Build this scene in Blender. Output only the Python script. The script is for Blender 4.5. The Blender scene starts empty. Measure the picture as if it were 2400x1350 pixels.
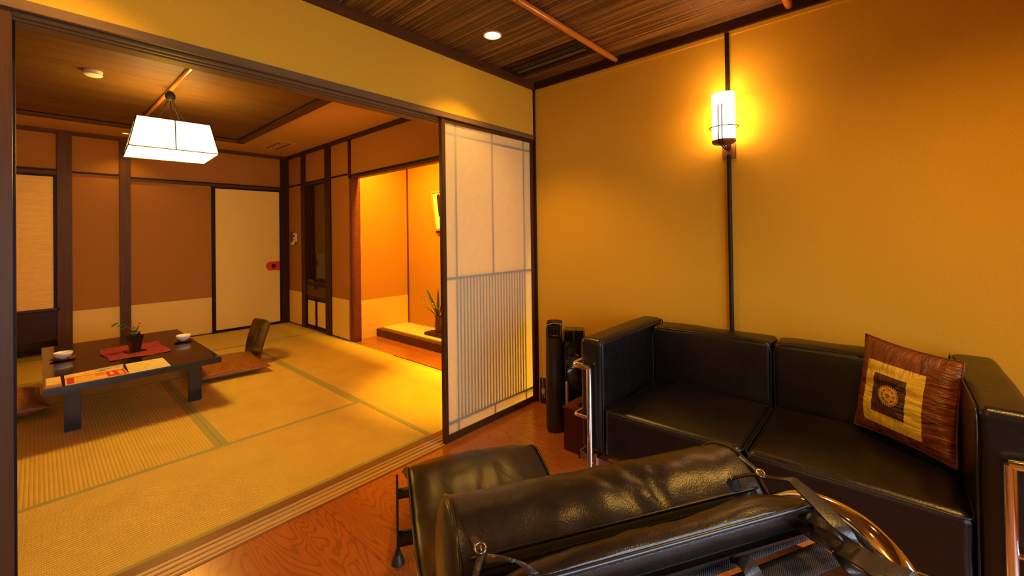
import bpy, bmesh, math, random
from mathutils import Vector, Matrix, noise
random.seed(7)
D = bpy.data
COL = bpy.context.scene.collection
pi = math.pi

# ------------------------------------------------------------------ materials
class NT:
    def __init__(s, name):
        s.m = D.materials.new(name); s.m.use_nodes = True
        s.t = s.m.node_tree; s.n = s.t.nodes; s.l = s.t.links
        s.b = s.n['Principled BSDF']; s.out = s.n['Material Output']
        s.tc = s.n.new('ShaderNodeTexCoord')
    def add(s, typ, **kw):
        nd = s.n.new('ShaderNode' + typ)
        for k, v in kw.items():
            if hasattr(nd, k): setattr(nd, k, v)
            else: nd.inputs[k.replace('_', ' ')].default_value = v
        return nd
    def link(s, a, b): s.l.new(a, b)
    def mapping(s, scale, rot=(0, 0, 0), loc=(0, 0, 0), coord='Object'):
        mp = s.add('Mapping'); mp.inputs['Scale'].default_value = scale
        mp.inputs['Rotation'].default_value = rot; mp.inputs['Location'].default_value = loc
        s.link(s.tc.outputs[coord], mp.inputs[0]); return mp.outputs[0]
    def noise(s, vec, scale=5, detail=4, rough=.5, dist=0):
        nd = s.add('TexNoise', Scale=scale, Detail=detail, Roughness=rough, Distortion=dist)
        s.link(vec, nd.inputs['Vector']); return nd.outputs['Fac']
    def ramp(s, fac, stops):
        r = s.add('ValToRGB'); e = r.color_ramp.elements
        while len(e) < len(stops): e.new(.5)
        for el, (p, c) in zip(e, stops):
            el.position = p; el.color = (*c, 1) if len(c) == 3 else c
        s.link(fac, r.inputs[0]); return r.outputs[0]
    def color(s, o): s.link(o, s.b.inputs['Base Color'])
    def bump(s, h, strength=.3, dist=.002):
        b = s.add('Bump'); b.inputs['Strength'].default_value = strength
        b.inputs['Distance'].default_value = dist
        s.link(h, b.inputs['Height'])
        if s.b.inputs['Normal'].links: s.link(s.b.inputs['Normal'].links[0].from_socket, b.inputs['Normal'])
        s.link(b.outputs[0], s.b.inputs['Normal'])
    def math(s, op, a, b=None):
        m = s.add('Math', operation=op)
        for i, v in enumerate((a, b)):
            if v is None: continue
            if isinstance(v, (int, float)): m.inputs[i].default_value = v
            else: s.link(v, m.inputs[i])
        return m.outputs[0]
    def mix(s, fac, a, b, mode='MIX'):
        m = s.add('Mix', data_type='RGBA', blend_type=mode)
        for k, v in ((0, fac), (6, a), (7, b)):
            if isinstance(v, (int, float)): m.inputs[k].default_value = v
            elif isinstance(v, tuple): m.inputs[k].default_value = (*v, 1)
            else: s.link(v, m.inputs[k])
        return m.outputs[2]

def plain(name, col, rough=.5, metal=0, spec=.5, coat=0):
    a = NT(name); a.b.inputs['Base Color'].default_value = (*col, 1)
    a.b.inputs['Roughness'].default_value = rough; a.b.inputs['Metallic'].default_value = metal
    a.b.inputs['Specular IOR Level'].default_value = spec
    a.b.inputs['Coat Weight'].default_value = coat
    n = a.noise(a.mapping((1, 1, 1)), 60, 3)
    c = a.ramp(n, [(0, tuple(x * .93 for x in col)), (1, tuple(min(1, x * 1.07) for x in col))])
    a.color(c); return a.m

def plaster(name, col, grain=260, amt=.16, bump=.25, rough=.85):
    a = NT(name); v = a.mapping((1, 1, 1))
    n = a.noise(v, grain, 5, .75); n2 = a.noise(v, 3, 3)
    c = a.ramp(n, [(.3, tuple(x * (1 - amt) for x in col)), (.7, tuple(min(1, x * (1 + amt)) for x in col))])
    c = a.mix(a.ramp(n2, [(.3, (0, 0, 0)), (.7, (.12, .12, .12))]), c, tuple(x * .8 for x in col))
    a.color(c); a.bump(n, bump, .002); a.b.inputs['Roughness'].default_value = rough
    a.b.inputs['Specular IOR Level'].default_value = .25
    return a.m

def wood(name, dark, light, axis='x', scale=1, rough=.45, coat=0, fine=1.0, contrast=(.3, .7), bump=.1):
    a = NT(name)
    st = {'x': (1.2, 22, 22), 'y': (22, 1.2, 22), 'z': (22, 22, 1.2)}[axis]
    v = a.mapping(tuple(q * scale for q in st))
    n = a.noise(v, 1.0, 6, .6, .6)
    fs = {'x': (6, 260, 260), 'y': (260, 6, 260), 'z': (260, 260, 6)}[axis]
    n2 = a.noise(a.mapping(tuple(q * fine for q in fs)), 1.0, 3)
    f = a.math('ADD', a.math('MULTIPLY', n, .72), a.math('MULTIPLY', n2, .28))
    a.color(a.ramp(f, [(contrast[0], dark), (contrast[1], light)]))
    a.bump(f, bump, .001)
    a.b.inputs['Roughness'].default_value = rough; a.b.inputs['Coat Weight'].default_value = coat
    a.b.inputs['Coat Roughness'].default_value = .15
    a.b.inputs['Specular IOR Level'].default_value = .5 if coat else .16
    return a.m

def oak_floor():
    a = NT('oak_floor'); v = a.mapping((1, 1, 1))
    sx = a.add('SeparateXYZ'); a.link(v, sx.inputs[0])
    px = a.math('MULTIPLY', sx.outputs[0], 1 / .30)
    pid = a.math('FLOOR', px)
    yy = a.math('ADD', sx.outputs[1], a.math('MULTIPLY', pid, .713))
    pj = a.math('FLOOR', a.math('MULTIPLY', yy, 1 / 1.35))
    idv = a.math('ADD', a.math('MULTIPLY', pid, 3.17), a.math('MULTIPLY', pj, 7.31))
    cb = a.add('CombineXYZ'); a.link(a.math('MULTIPLY', sx.outputs[0], 7.5), cb.inputs[0])
    a.link(a.math('MULTIPLY', sx.outputs[1], 1.5), cb.inputs[1]); a.link(idv, cb.inputs[2])
    n = a.noise(cb.outputs[0], 1.0, 1.6, .5, .4)
    rings = a.math('SINE', a.math('MULTIPLY', n, 150.0))
    ringm = a.ramp(rings, [(.35, (0, 0, 0)), (1.0, (1, 1, 1))])
    cb2 = a.add('CombineXYZ'); a.link(a.math('MULTIPLY', sx.outputs[0], 240), cb2.inputs[0])
    a.link(a.math('MULTIPLY', sx.outputs[1], 12), cb2.inputs[1])
    pores = a.noise(cb2.outputs[0], 1, 3)
    big = a.noise(v, 2.2, 2)
    base = a.ramp(big, [(.3, (.34, .095, .018)), (.7, (.46, .145, .028))])
    c = a.mix(a.math('MULTIPLY', ringm, .42), base, (.15, .032, .007))
    c = a.mix(a.ramp(pores, [(.5, (0, 0, 0)), (.75, (.35, .35, .35))]), c, (.17, .045, .016))
    fr = a.math('FRACT', px)
    seam = a.math('LESS_THAN', fr, .006)
    fr2 = a.math('FRACT', a.math('MULTIPLY', yy, 1 / 1.35)); seam2 = a.math('LESS_THAN', fr2, .0015)
    sm = a.math('MAXIMUM', seam, seam2)
    c = a.mix(a.math('MULTIPLY', sm, .7), c, (.07, .02, .008))
    a.color(c)
    a.b.inputs['Roughness'].default_value = .27; a.b.inputs['Coat Weight'].default_value = .25
    a.b.inputs['Coat Roughness'].default_value = .2
    a.bump(a.math('ADD', a.math('MULTIPLY', ringm, -.5), pores), .08, .001)
    return a.m

def tatami(name, along, pitch=.0155):
    a = NT(name); v = a.mapping((1, 1, 1))
    sx = a.add('SeparateXYZ'); a.link(v, sx.inputs[0])
    ac, al = (sx.outputs[1], sx.outputs[0]) if along == 'x' else (sx.outputs[0], sx.outputs[1])
    ridge = a.math('ABSOLUTE', a.math('SINE', a.math('MULTIPLY', ac, pi / pitch)))
    cross = a.math('SINE', a.math('MULTIPLY', al, 2 * pi / .006))
    scl = (3, 420, 1) if along == 'y' else (420, 3, 1)
    n = a.noise(a.mapping((scl[0], scl[1], 1) ), 1.0, 3)
    big = a.noise(v, 6, 3)
    f = a.math('ADD', a.math('MULTIPLY', n, .5), a.math('MULTIPLY', big, .5))
    c = a.ramp(f, [(.3, (.58, .43, .07)), (.7, (.75, .57, .12))])
    c = a.mix(a.ramp(ridge, [(0, (.55, .55, .55)), (.4, (0, 0, 0))]), c, (.42, .29, .05))
    a.color(c); a.b.inputs['Roughness'].default_value = .55
    h = a.math('ADD', ridge, a.math('MULTIPLY', cross, .12))
    a.bump(h, .55, .0035)
    return a.m

def leather(name, col=(.0045, .0038, .0042), rough=.31, grain=1.0, wr=1.0):
    a = NT(name); v = a.mapping((1, 1, 1))
    vo = a.add('TexVoronoi', Scale=420 / grain); a.link(v, vo.inputs['Vector'])
    w1 = a.noise(v, 26, 5, .55, 1.2); w2 = a.noise(v, 7, 3, .5, .8)
    a.color(a.ramp(w1, [(.3, tuple(x * .8 for x in col)), (.75, tuple(x * 1.35 for x in col))]))
    a.b.inputs['Roughness'].default_value = rough
    rr = a.ramp(w1, [(.3, (rough - .02,) * 3), (.7, (rough + .03,) * 3)]); a.link(rr, a.b.inputs['Roughness'])
    a.b.inputs['Specular IOR Level'].default_value = .52
    a.bump(w2, .22 * wr, .010); a.bump(w1, .16 * wr, .002); a.bump(vo.outputs['Distance'], .28, .0007)
    return a.m

def satin(name, c1, c2, rough=.32, sc=(30, 6, 30)):
    a = NT(name); v = a.mapping(sc)
    n = a.noise(v, 1.6, 4, .55, 1.0)
    a.color(a.ramp(n, [(.3, c1), (.72, c2)])); a.bump(n, .6, .006)
    a.b.inputs['Roughness'].default_value = rough + .06; a.b.inputs['Specular IOR Level'].default_value = .35
    return a.m

def emit(name, col, st, base=(.8, .8, .8)):
    a = NT(name); a.b.inputs['Base Color'].default_value = (*base, 1)
    a.b.inputs['Emission Color'].default_value = (*col, 1); a.b.inputs['Emission Strength'].default_value = st
    return a.m

M = {}
M['plaster'] = plaster('ochre_plaster', (.69, .40, .026), 380, .30, .25)
M['brown_plaster'] = plaster('brown_plaster', (.36, .155, .03), 260, .10, .2)
M['dado'] = plaster('cream_dado_paper', (.74, .52, .13), 160, .09, .2)
M['cream'] = plaster('cream_paper', (.80, .60, .17), 120, .04, .08)
M['alcove'] = plaster('alcove_plaster', (.47, .235, .03), 260, .10, .15)
M['wood_x'] = wood('brown_wood_along_x', (.060, .022, .006), (.115, .046, .012), 'x')
M['wood_y'] = wood('brown_wood_along_y', (.060, .022, .006), (.115, .046, .012), 'y')
M['wood_z'] = wood('brown_wood_upright', (.060, .022, .006), (.115, .046, .012), 'z')
M['dwood_x'] = wood('dark_wood_along_x', (.026, .009, .004), (.05, .018, .008), 'x')
M['dwood_y'] = wood('dark_wood_along_y', (.026, .009, .004), (.05, .018, .008), 'y')
M['dwood_z'] = wood('dark_wood_upright', (.026, .009, .004), (.05, .018, .008), 'z')
M['lintel'] = wood('lintel_wood', (.13, .075, .03), (.20, .12, .05), 'x', rough=.5)
M['sill'] = wood('sill_pine', (.42, .26, .10), (.66, .46, .2), 'x', rough=.35)
M['sill_dark'] = wood('sill_brown', (.16, .075, .03), (.30, .15, .06), 'x', rough=.35)
M['black'] = plain('black_lacquer_trim', (.012, .007, .005), .5, 0, .15)
M['frame_dark'] = wood('shoji_frame_wood', (.050, .020, .006), (.090, .038, .011), 'z', rough=.4)
M['lattice'] = wood('lattice_wood', (.10, .05, .025), (.16, .09, .05), 'z')
M['ceil_plank'] = wood('ceiling_cedar', (.10, .048, .010), (.175, .090, .018), 'x', .8, rough=.55)
M['oak'] = oak_floor()
M['tat_x'] = tatami('tatami_along_x', 'x'); M['tat_y'] = tatami('tatami_along_y', 'y')
M['heri'] = plain('olive_tatami_border', (.36, .36, .11), .7)
M['leather'] = leather('black_leather')
M['leather_b'] = leather('brown_black_leather', (.013, .008, .006), .34, 1.0, 1.2)
M['strap'] = leather('strap_leather', (.016, .012, .010), .38, 1.2, .8)
M['piping'] = plain('leather_piping', (.014, .011, .010), .3)
M['chrome'] = plain('chrome', (.86, .86, .88), .06, 1)
M['blackmetal'] = plain('black_steel', (.018, .016, .016), .4, .3)
M['iron'] = plain('wrought_iron', (.02, .014, .011), .55, .5)
M['bronze'] = plain('aged_copper', (.30, .13, .05), .5, .6)
M['lacquer'] = plain('black_lacquer', (.010, .007, .007), .16, 0, .5, .3)
M['gloss'] = plain('gloss_black_plastic', (.006, .006, .007), .08, 0, .5, .4)
M['matte'] = plain('matte_black_plastic', (.02, .019, .019), .4)
M['white'] = plain('white_glaze', (.82, .80, .74), .25)
M['plastic'] = plain('ivory_plastic', (.75, .70, .55), .4)
M['grey'] = plain('grey_metal', (.25, .22, .17), .4, .6)
M['boxwood'] = wood('box_wood', (.045, .010, .006), (.085, .022, .012), 'z', rough=.3)
M['saucer'] = wood('saucer_wood', (.14, .03, .015), (.25, .06, .025), 'x', rough=.3)
M['green'] = plain('leaf_green', (.03, .075, .012), .5)
M['yellow'] = plain('yellow_petals', (.85, .72, .12), .6)
M['pink'] = plain('pink_petals', (.85, .28, .36), .6)
M['bark'] = plaster('log_bark', (.13, .035, .017), 60, .45, .7, .6)
M['brown_satin'] = satin('brown_satin_cushion', (.16, .05, .008), (.32, .12, .018))
M['bamboo'] = plain('smoked_bamboo', (.55, .19, .02), .22, 0, .5, .3)
M['bamboo_dark'] = plain('bamboo_node', (.22, .07, .02), .4)
M['pine_dark'] = wood('smoked_board', (.07, .022, .012), (.13, .045, .022), 'x')
M['toko_floor'] = wood('alcove_board', (.25, .075, .022), (.42, .15, .045), 'y', .6, rough=.25, coat=.3)
M['cord'] = plain('grey_cord', (.35, .33, .30), .5)

def mk_reed():
    a = NT('reed_ceiling')
    n = a.noise(a.mapping((190, 1.6, 1)), 1.0, 5, .65, .15)
    n2 = a.noise(a.mapping((75, .6, 1), loc=(3, 1, 0)), 1.0, 3, .5)
    f = a.math('ADD', a.math('MULTIPLY', n, .65), a.math('MULTIPLY', n2, .35))
    c = a.ramp(f, [(.38, (.012, .004, .001)), (.50, (.13, .055, .015)), (.63, (.46, .26, .08))])
    v = a.mapping((1, 1, 1)); sx = a.add('SeparateXYZ'); a.link(v, sx.inputs[0])
    wob = a.math('MULTIPLY', a.noise(a.mapping((14, 14, 1)), 1, 2), .012)
    th = a.math('LESS_THAN', a.math('FRACT', a.math('MULTIPLY', a.math('ADD', sx.outputs[1], wob), 1 / .105)), .013)
    c = a.mix(a.math('MULTIPLY', th, .5), c, (.5, .36, .2))
    a.color(c); a.bump(f, .8, .006)
    a.b.inputs['Roughness'].default_value = .30; a.b.inputs['Specular IOR Level'].default_value = .6
    return a.m
M['reed'] = mk_reed()

def mk_weave():
    a = NT('woven_ceiling')
    v = a.mapping((1, 1, 1)); sx = a.add('SeparateXYZ'); a.link(v, sx.inputs[0])
    w = a.math('MULTIPLY', a.math('SINE', a.math('MULTIPLY', sx.outputs[0], 2 * pi / .028)),
               a.math('SINE', a.math('MULTIPLY', sx.outputs[1], 2 * pi / .028)))
    n = a.noise(v, 120, 3)
    f = a.math('ADD', a.math('MULTIPLY', w, .35), n)
    a.color(a.ramp(f, [(.2, (.42, .22, .05)), (.8, (.62, .36, .09))]))
    a.bump(w, .3, .003); a.b.inputs['Roughness'].default_value = .6
    return a.m
M['weave'] = mk_weave()

def mk_paper(name, tr=.6):
    a = NT(name); a.n.remove(a.b)
    d = a.add('BsdfDiffuse'); t = a.add('BsdfTranslucent')
    n = a.noise(a.mapping((1, 1, 1)), 45, 4, .7)
    c = a.ramp(n, [(.3, (.87, .90, .70)), (.7, (.93, .95, .77))])
    a.link(c, d.inputs[0]); a.link(c, t.inputs[0])
    mx = a.add('MixShader'); mx.inputs[0].default_value = tr
    a.link(d.outputs[0], mx.inputs[1]); a.link(t.outputs[0], mx.inputs[2]); a.link(mx.outputs[0], a.out.inputs[0])
    return a.m
M['paper'] = mk_paper('shoji_paper', .70)

def mk_amber():
    a = NT('amber_wash_paper'); v = a.mapping((6, 1, 34), rot=(0, .25, 0))
    n = a.noise(v, 1.2, 5, .6, 1.2)
    a.color(a.ramp(n, [(.3, (.84, .50, .08)), (.7, (.94, .60, .11))])); a.bump(n, .8, .006)
    a.b.inputs['Roughness'].default_value = .5
    return a.m
M['amber'] = mk_amber()

def mk_pillow():
    a = NT('patchwork_satin'); uv = a.tc.outputs['UV']
    sx = a.add('SeparateXYZ'); a.link(uv, sx.inputs[0]); u, v = sx.outputs[0], sx.outputs[1]
    def rect(u0, u1, v0, v1):
        r = a.math('MULTIPLY', a.math('GREATER_THAN', u, u0), a.math('LESS_THAN', u, u1))
        q = a.math('MULTIPLY', a.math('GREATER_THAN', v, v0), a.math('LESS_THAN', v, v1))
        return a.math('MULTIPLY', r, q)
    mp = a.add('Mapping'); mp.inputs['Scale'].default_value = (5, 24, 1); a.link(uv, mp.inputs[0])
    wv = a.noise(mp.outputs[0], 1, 4, .55, .7)
    mp2 = a.add('Mapping'); mp2.inputs['Scale'].default_value = (30, 5, 1); a.link(uv, mp2.inputs[0])
    wu = a.noise(mp2.outputs[0], 1, 4, .55, .7)
    side = a.math('GREATER_THAN', a.math('ABSOLUTE', a.math('SUBTRACT', u, .40)), a.math('ABSOLUTE', a.math('SUBTRACT', v, .46)))
    w = a.mix(side, wu, wv)
    brown = a.ramp(w, [(.32, (.06, .014, .002)), (.70, (.26, .062, .007))])
    gold = a.ramp(w, [(.3, (.60, .42, .04)), (.7, (.88, .68, .10))])
    dark = a.ramp(wu, [(.3, (.035, .010, .003)), (.7, (.09, .024, .005))])
    c = a.mix(rect(.165, .77, .13, .78), brown, gold)
    c = a.mix(rect(.275, .62, .26, .66), c, dark)
    du = a.math('SUBTRACT', u, .452); dv = a.math('SUBTRACT', v, .465)
    r = a.math('SQRT', a.math('ADD', a.math('MULTIPLY', du, du), a.math('MULTIPLY', dv, dv)))
    ang = a.math('ARCTAN2', dv, du)
    spikes = a.math('MULTIPLY', a.math('GREATER_THAN', a.math('SINE', a.math('MULTIPLY', ang, 30)), -.2), 1)
    blackr = a.math('LESS_THAN', r, .118)
    c = a.mix(blackr, c, (.01, .008, .006))
    gr = a.math('LESS_THAN', r, a.math('ADD', .088, a.math('MULTIPLY', spikes, .020)))
    c = a.mix(gr, c, (.62, .36, .07))
    pet = a.math('MULTIPLY', a.math('GREATER_THAN', r, a.math('ADD', .043, a.math('MULTIPLY', a.math('ABSOLUTE', a.math('SINE', a.math('MULTIPLY', ang, 4))), .022))), a.math('LESS_THAN', r, .07))
    c = a.mix(pet, c, (.24, .11, .02))
    c = a.mix(a.math('LESS_THAN', r, .022), c, (.20, .10, .02))
    a.color(c)
    a.bump(w, .9, .009); a.b.inputs['Roughness'].default_value = .36
    return a.m
M['pillow'] = mk_pillow()

def mk_web():
    a = NT('woven_webbing'); v = a.mapping((1, 1, 1)); sx = a.add('SeparateXYZ'); a.link(v, sx.inputs[0])
    w = a.math('MULTIPLY', a.math('SINE', a.math('MULTIPLY', sx.outputs[0], 2 * pi / .0032)), a.math('SINE', a.math('MULTIPLY', sx.outputs[1], 2 * pi / .0032)))
    a.color(a.ramp(w, [(.2, (.018, .016, .016)), (.7, (.085, .08, .08))])); a.bump(w, .8, .001)
    a.b.inputs['Roughness'].default_value = .5
    return a.m
M['web'] = mk_web()

def mk_red():
    a = NT('red_patterned_cloth'); v = a.mapping((1, 1.6, 1))
    n = a.noise(v, 42, 3, .5, 2.2)
    a.color(a.ramp(n, [(.44, (.10, .004, .012)), (.52, (.25, .012, .045)), (.60, (.32, .035, .07))]))
    a.b.inputs['Roughness'].default_value = .75; a.bump(n, .2, .001)
    return a.m
M['red'] = mk_red()

M['pend_paper'] = emit('lit_pendant_paper', (1, .70, .25), 4.2)
M['sconce_glass'] = emit('lit_sconce_glass', (1, .54, .20), 26.0)
M['bulb'] = emit('lit_downlight_lens', (1, .60, .16), 24.0)
M['bulb_dim'] = emit('lit_far_downlight_lens', (1, .62, .2), 3.0)
M['teal'] = plain('lcd_display', (.10, .12, .13), .2)
M['smoke_white'] = plain('detector_plastic', (.78, .72, .52), .4)

# ------------------------------------------------------------------ mesh helper
class MB:
    def __init__(s): s.bm = bmesh.new(); s.uv = None
    def box(s, x0, x1, y0, y1, z0, z1, bev=0):
        r = bmesh.ops.create_cube(s.bm, size=1)
        vs = r['verts']
        for v in vs:
            v.co = Vector(((x0 + x1) / 2 + v.co.x * abs(x1 - x0), (y0 + y1) / 2 + v.co.y * abs(y1 - y0), (z0 + z1) / 2 + v.co.z * abs(z1 - z0)))
        if bev:
            es = list({e for v in vs for e in v.link_edges})
            bmesh.ops.bevel(s.bm, geom=es, offset=bev, segments=2, affect='EDGES')
        return s
    def tube(s, pts, r, seg=10, closed=False, cap=True, squash=None):
        pts = [Vector(p) for p in pts]; n = len(pts)
        if n < 2: return s
        rings = []; prev = None
        for i, p in enumerate(pts):
            if closed: t = (pts[(i + 1) % n] - pts[i - 1])
            else: t = (pts[min(i + 1, n - 1)] - pts[max(i - 1, 0)])
            if t.length < 1e-9: t = Vector((0, 0, 1))
            t.normalize()
            if prev is None:
                a = Vector((0, 0, 1)) if abs(t.z) < .9 else Vector((1, 0, 0))
                nrm = (a - t * a.dot(t)).normalized()
            else:
                nrm = (prev - t * prev.dot(t))
                nrm = nrm.normalized() if nrm.length > 1e-6 else prev
            prev = nrm; b = t.cross(nrm)
            rr = r[i] if isinstance(r, (list, tuple)) else r
            k1, k2 = (squash or (1, 1))
            rings.append([s.bm.verts.new(p + nrm * math.cos(2 * pi * j / seg) * rr * k1 + b * math.sin(2 * pi * j / seg) * rr * k2) for j in range(seg)])
        m = n if closed else n - 1
        for i in range(m):
            A, B = rings[i], rings[(i + 1) % n]
            for j in range(seg):
                s.bm.faces.new((A[j], A[(j + 1) % seg], B[(j + 1) % seg], B[j]))
        if cap and not closed:
            s.bm.faces.new(rings[0][::-1]); s.bm.faces.new(rings[-1])
        return s
    def lathe(s, prof, c=(0, 0, 0), seg=32, axis='z', cap=True):
        rings = []
        for r, z in prof:
            ring = []
            for j in range(seg):
                a = 2 * pi * j / seg; x, y = r * math.cos(a), r * math.sin(a)
                p = {'z': (x, y, z), 'x': (z, x, y), 'y': (x, z, -y)}[axis]
                ring.append(s.bm.verts.new(Vector(c) + Vector(p)))
            rings.append(ring)
        for A, B in zip(rings, rings[1:]):
            for j in range(seg): s.bm.faces.new((A[j], A[(j + 1) % seg], B[(j + 1) % seg], B[j]))
        if cap:
            s.bm.faces.new(rings[0][::-1]); s.bm.faces.new(rings[-1])
        return s
    def grid(s, fn, nu, nv, uv=False):
        vs = [[s.bm.verts.new(fn(i / nu, j / nv)) for j in range(nv + 1)] for i in range(nu + 1)]
        if uv and s.uv is None: s.uv = s.bm.loops.layers.uv.new('UVMap')
        for i in range(nu):
            for j in range(nv):
                f = s.bm.faces.new((vs[i][j], vs[i + 1][j], vs[i + 1][j + 1], vs[i][j + 1]))
                if uv:
                    for l, (a, b) in zip(f.loops, ((i, j), (i + 1, j), (i + 1, j + 1), (i, j + 1))): l[s.uv].uv = (a / nu, b / nv)
        return s
    def poly(s, pts, z0, z1, plane='xy'):
        # extruded outline
        def P(a, b, c): return {'xy': (a, b, c), 'xz': (a, c, b), 'yz': (c, a, b)}[plane]
        A = [s.bm.verts.new(P(a, b, z0)) for a, b in pts]; B = [s.bm.verts.new(P(a, b, z1)) for a, b in pts]
        n = len(pts); s.bm.faces.new(A[::-1]); s.bm.faces.new(B)
        for i in range(n): s.bm.faces.new((A[i], A[(i + 1) % n], B[(i + 1) % n], B[i]))
        return s
    def rbox(s, c, h, r, bulge=(0, 0, 0), n=10, wr=0, seed=0):
        """soft box: centre c, half sizes h, edge radius r, bulge of each face pair"""
        h = Vector(h); c = Vector(c)
        def axis(L):
            k = [-L + r * q for q in (0, .12, .3, .55, .8, 1)]
            mid = [(-L + r) + (2 * (L - r)) * q / n for q in range(1, n)]
            return k + mid + [-q for q in k[::-1]]
        ax = [axis(h[i]) for i in range(3)]
        cache = {}
        def V(p):
            key = tuple(round(q, 6) for q in p)
            if key in cache: return cache[key]
            q = Vector(p); inner = Vector([max(-(h[i] - r), min(h[i] - r, q[i])) for i in range(3)])
            d = q - inner
            if d.length > 1e-9: q = inner + d.normalized() * r
            out = Vector(q)
            for i in range(3):
                j, k = (i + 1) % 3, (i + 2) % 3
                out[i] += bulge[i] * (q[i] / h[i]) * max(0, 1 - (q[j] / h[j]) ** 2) * max(0, 1 - (q[k] / h[k]) ** 2)
            if wr:
                nn = noise.noise(Vector((q.x * 9 + seed, q.y * 9, q.z * 9))) + .5 * noise.noise(Vector((q.x * 23, q.y * 23 + seed, q.z * 23)))
                out += (q.normalized()) * nn * wr
            v = s.bm.verts.new(c + out); cache[key] = v; return v
        for i in range(3):
            j, k = (i + 1) % 3, (i + 2) % 3
            for sg in (-1, 1):
                for a in range(len(ax[j]) - 1):
                    for b in range(len(ax[k]) - 1):
                        qs = []
                        for (aa, bb) in ((a, b), (a + 1, b), (a + 1, b + 1), (a, b + 1)):
                            p = [0, 0, 0]; p[i] = sg * h[i]; p[j] = ax[j][aa]; p[k] = ax[k][bb]; qs.append(V(p))
                        if sg < 0: qs = qs[::-1]
                        try: s.bm.faces.new(qs)
                        except ValueError: pass
        return s
    def ribbon(s, pairs, th=.0025, sub=4):
        L = [Vector(a) for a, b in pairs]; R = [Vector(b) for a, b in pairs]
        def cr(P, t):
            n = len(P) - 1; f = t * n; i = min(int(f), n - 1); f -= i
            p0, p1, p2, p3 = P[max(i - 1, 0)], P[i], P[i + 1], P[min(i + 2, n)]
            return .5 * ((2 * p1) + (p2 - p0) * f + (2 * p0 - 5 * p1 + 4 * p2 - p3) * f * f + (3 * p1 - p0 - 3 * p2 + p3) * f ** 3)
        N = (len(L) - 1) * sub; rows = []
        for i in range(N + 1):
            t = i / N; a, b = cr(L, t), cr(R, t); d = (cr(L, min(1, t + .02)) - cr(L, max(0, t - .02)))
            nn = d.cross(b - a)
            nn = nn.normalized() if nn.length > 1e-9 else Vector((0, 0, 1))
            if nn.z < 0: nn = -nn
            m = (a + b) / 2 + nn * th * .6
            rows.append([s.bm.verts.new(q) for q in (a, m, b, b - nn * th, (a + b) / 2 - nn * th * .6, a - nn * th)])
        for A, B in zip(rows, rows[1:]):
            for j in range(6): s.bm.faces.new((A[j], A[(j + 1) % 6], B[(j + 1) % 6], B[j]))
        s.bm.faces.new(rows[0][::-1]); s.bm.faces.new(rows[-1])
        return s

def wloc(o):
    m = o.matrix_basis.copy(); p = o.parent
    while p: m = p.matrix_basis @ m; p = p.parent
    return m

def build(name, mb, mat, parent=None, smooth=False, world=True, label=None, kind=None):
    me = D.meshes.new(name)
    bmesh.ops.remove_doubles(mb.bm, verts=mb.bm.verts, dist=1e-6)
    bmesh.ops.recalc_face_normals(mb.bm, faces=mb.bm.faces)
    if parent and world: mb.bm.transform(wloc(parent).inverted())
    mb.bm.to_mesh(me); mb.bm.free()
    me.materials.append(mat)
    o = D.objects.new(name, me); COL.objects.link(o)
    if smooth:
        for p in me.polygons: p.use_smooth = True
        if smooth != 'all':
            me.set_sharp_from_angle(angle=math.radians(35))
    if parent: o.parent = parent
    if label: o['label'] = label
    if kind: o['kind'] = kind
    return o

def tag(o, label, cat, group=None):
    o['label'] = label; o['category'] = cat
    if group: o['group'] = group
    return o

def thing(name, label, cat, loc=(0, 0, 0), rz=0, group=None):
    o = D.objects.new(name, None); COL.objects.link(o)
    o.empty_display_size = .05
    o.location = loc; o.rotation_euler = (0, 0, rz)
    o.matrix_basis = Matrix.Translation(loc) @ Matrix.Rotation(rz, 4, 'Z')
    return tag(o, label, cat, group)

def struct(name, mb, mat, parent=None, **k):
    return build(name, mb, mat, parent, kind='structure' if parent is None else None, **k)

def sempty(name, loc=(0, 0, 0)):
    o = D.objects.new(name, None); COL.objects.link(o); o.location = loc; o.empty_display_size = .05
    o.matrix_basis = Matrix.Translation(loc); o['kind'] = 'structure'; return o

def B(*a, **k): return MB().box(*a, **k)

# ================================================================== SHELL
XL, YB, ZC = -3.25, -3.1, 2.195          # front room: left wall, back wall, ceiling
TXL, TY = -3.05, 4.35                    # tatami room
struct('floor', B(XL, 0, YB, 0, -.06, 0), M['oak'])
struct('floor_tatami_room', B(TXL, 0, .157, 5.0, -.09, -.055), M['dwood_x'])
struct('ceiling', B(XL, 0.0, YB, .0, ZC, ZC + .04), M['reed'])
# right wall (sofa wall)
struct('wall_right', B(0, .12, YB, -.012, 0, 2.3), M['plaster'])
struct('wall_left', B(XL - .1, XL, YB, .16, 0, 2.3), M['plaster'])
# back wall with its window behind the camera
wb = MB()
WX0, WX1, WZ0, WZ1 = -2.75, -.55, .20, 1.45
wb.box(XL, WX0, YB - .12, YB, 0, 2.3); wb.box(WX1, .12, YB - .12, YB, 0, 2.3)
wb.box(WX0, WX1, YB - .12, YB, 0, WZ0); wb.box(WX0, WX1, YB - .12, YB, WZ1, 2.3)
struct('wall_back', wb, M['plaster'])
wf = sempty('window_1', (-1.65, YB, WZ0))
f = MB()
for x in (WX0 + .02, (WX0 + WX1) / 2, WX1 - .02): f.box(x - .02, x + .02, YB - .08, YB - .03, WZ0, WZ1)
f.box(WX0, WX1, YB - .08, YB - .03, WZ0, WZ0 + .04); f.box(WX0, WX1, YB - .08, YB - .03, WZ1 - .04, WZ1)
build('window_frame', f, M['dwood_x'], wf)
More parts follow.
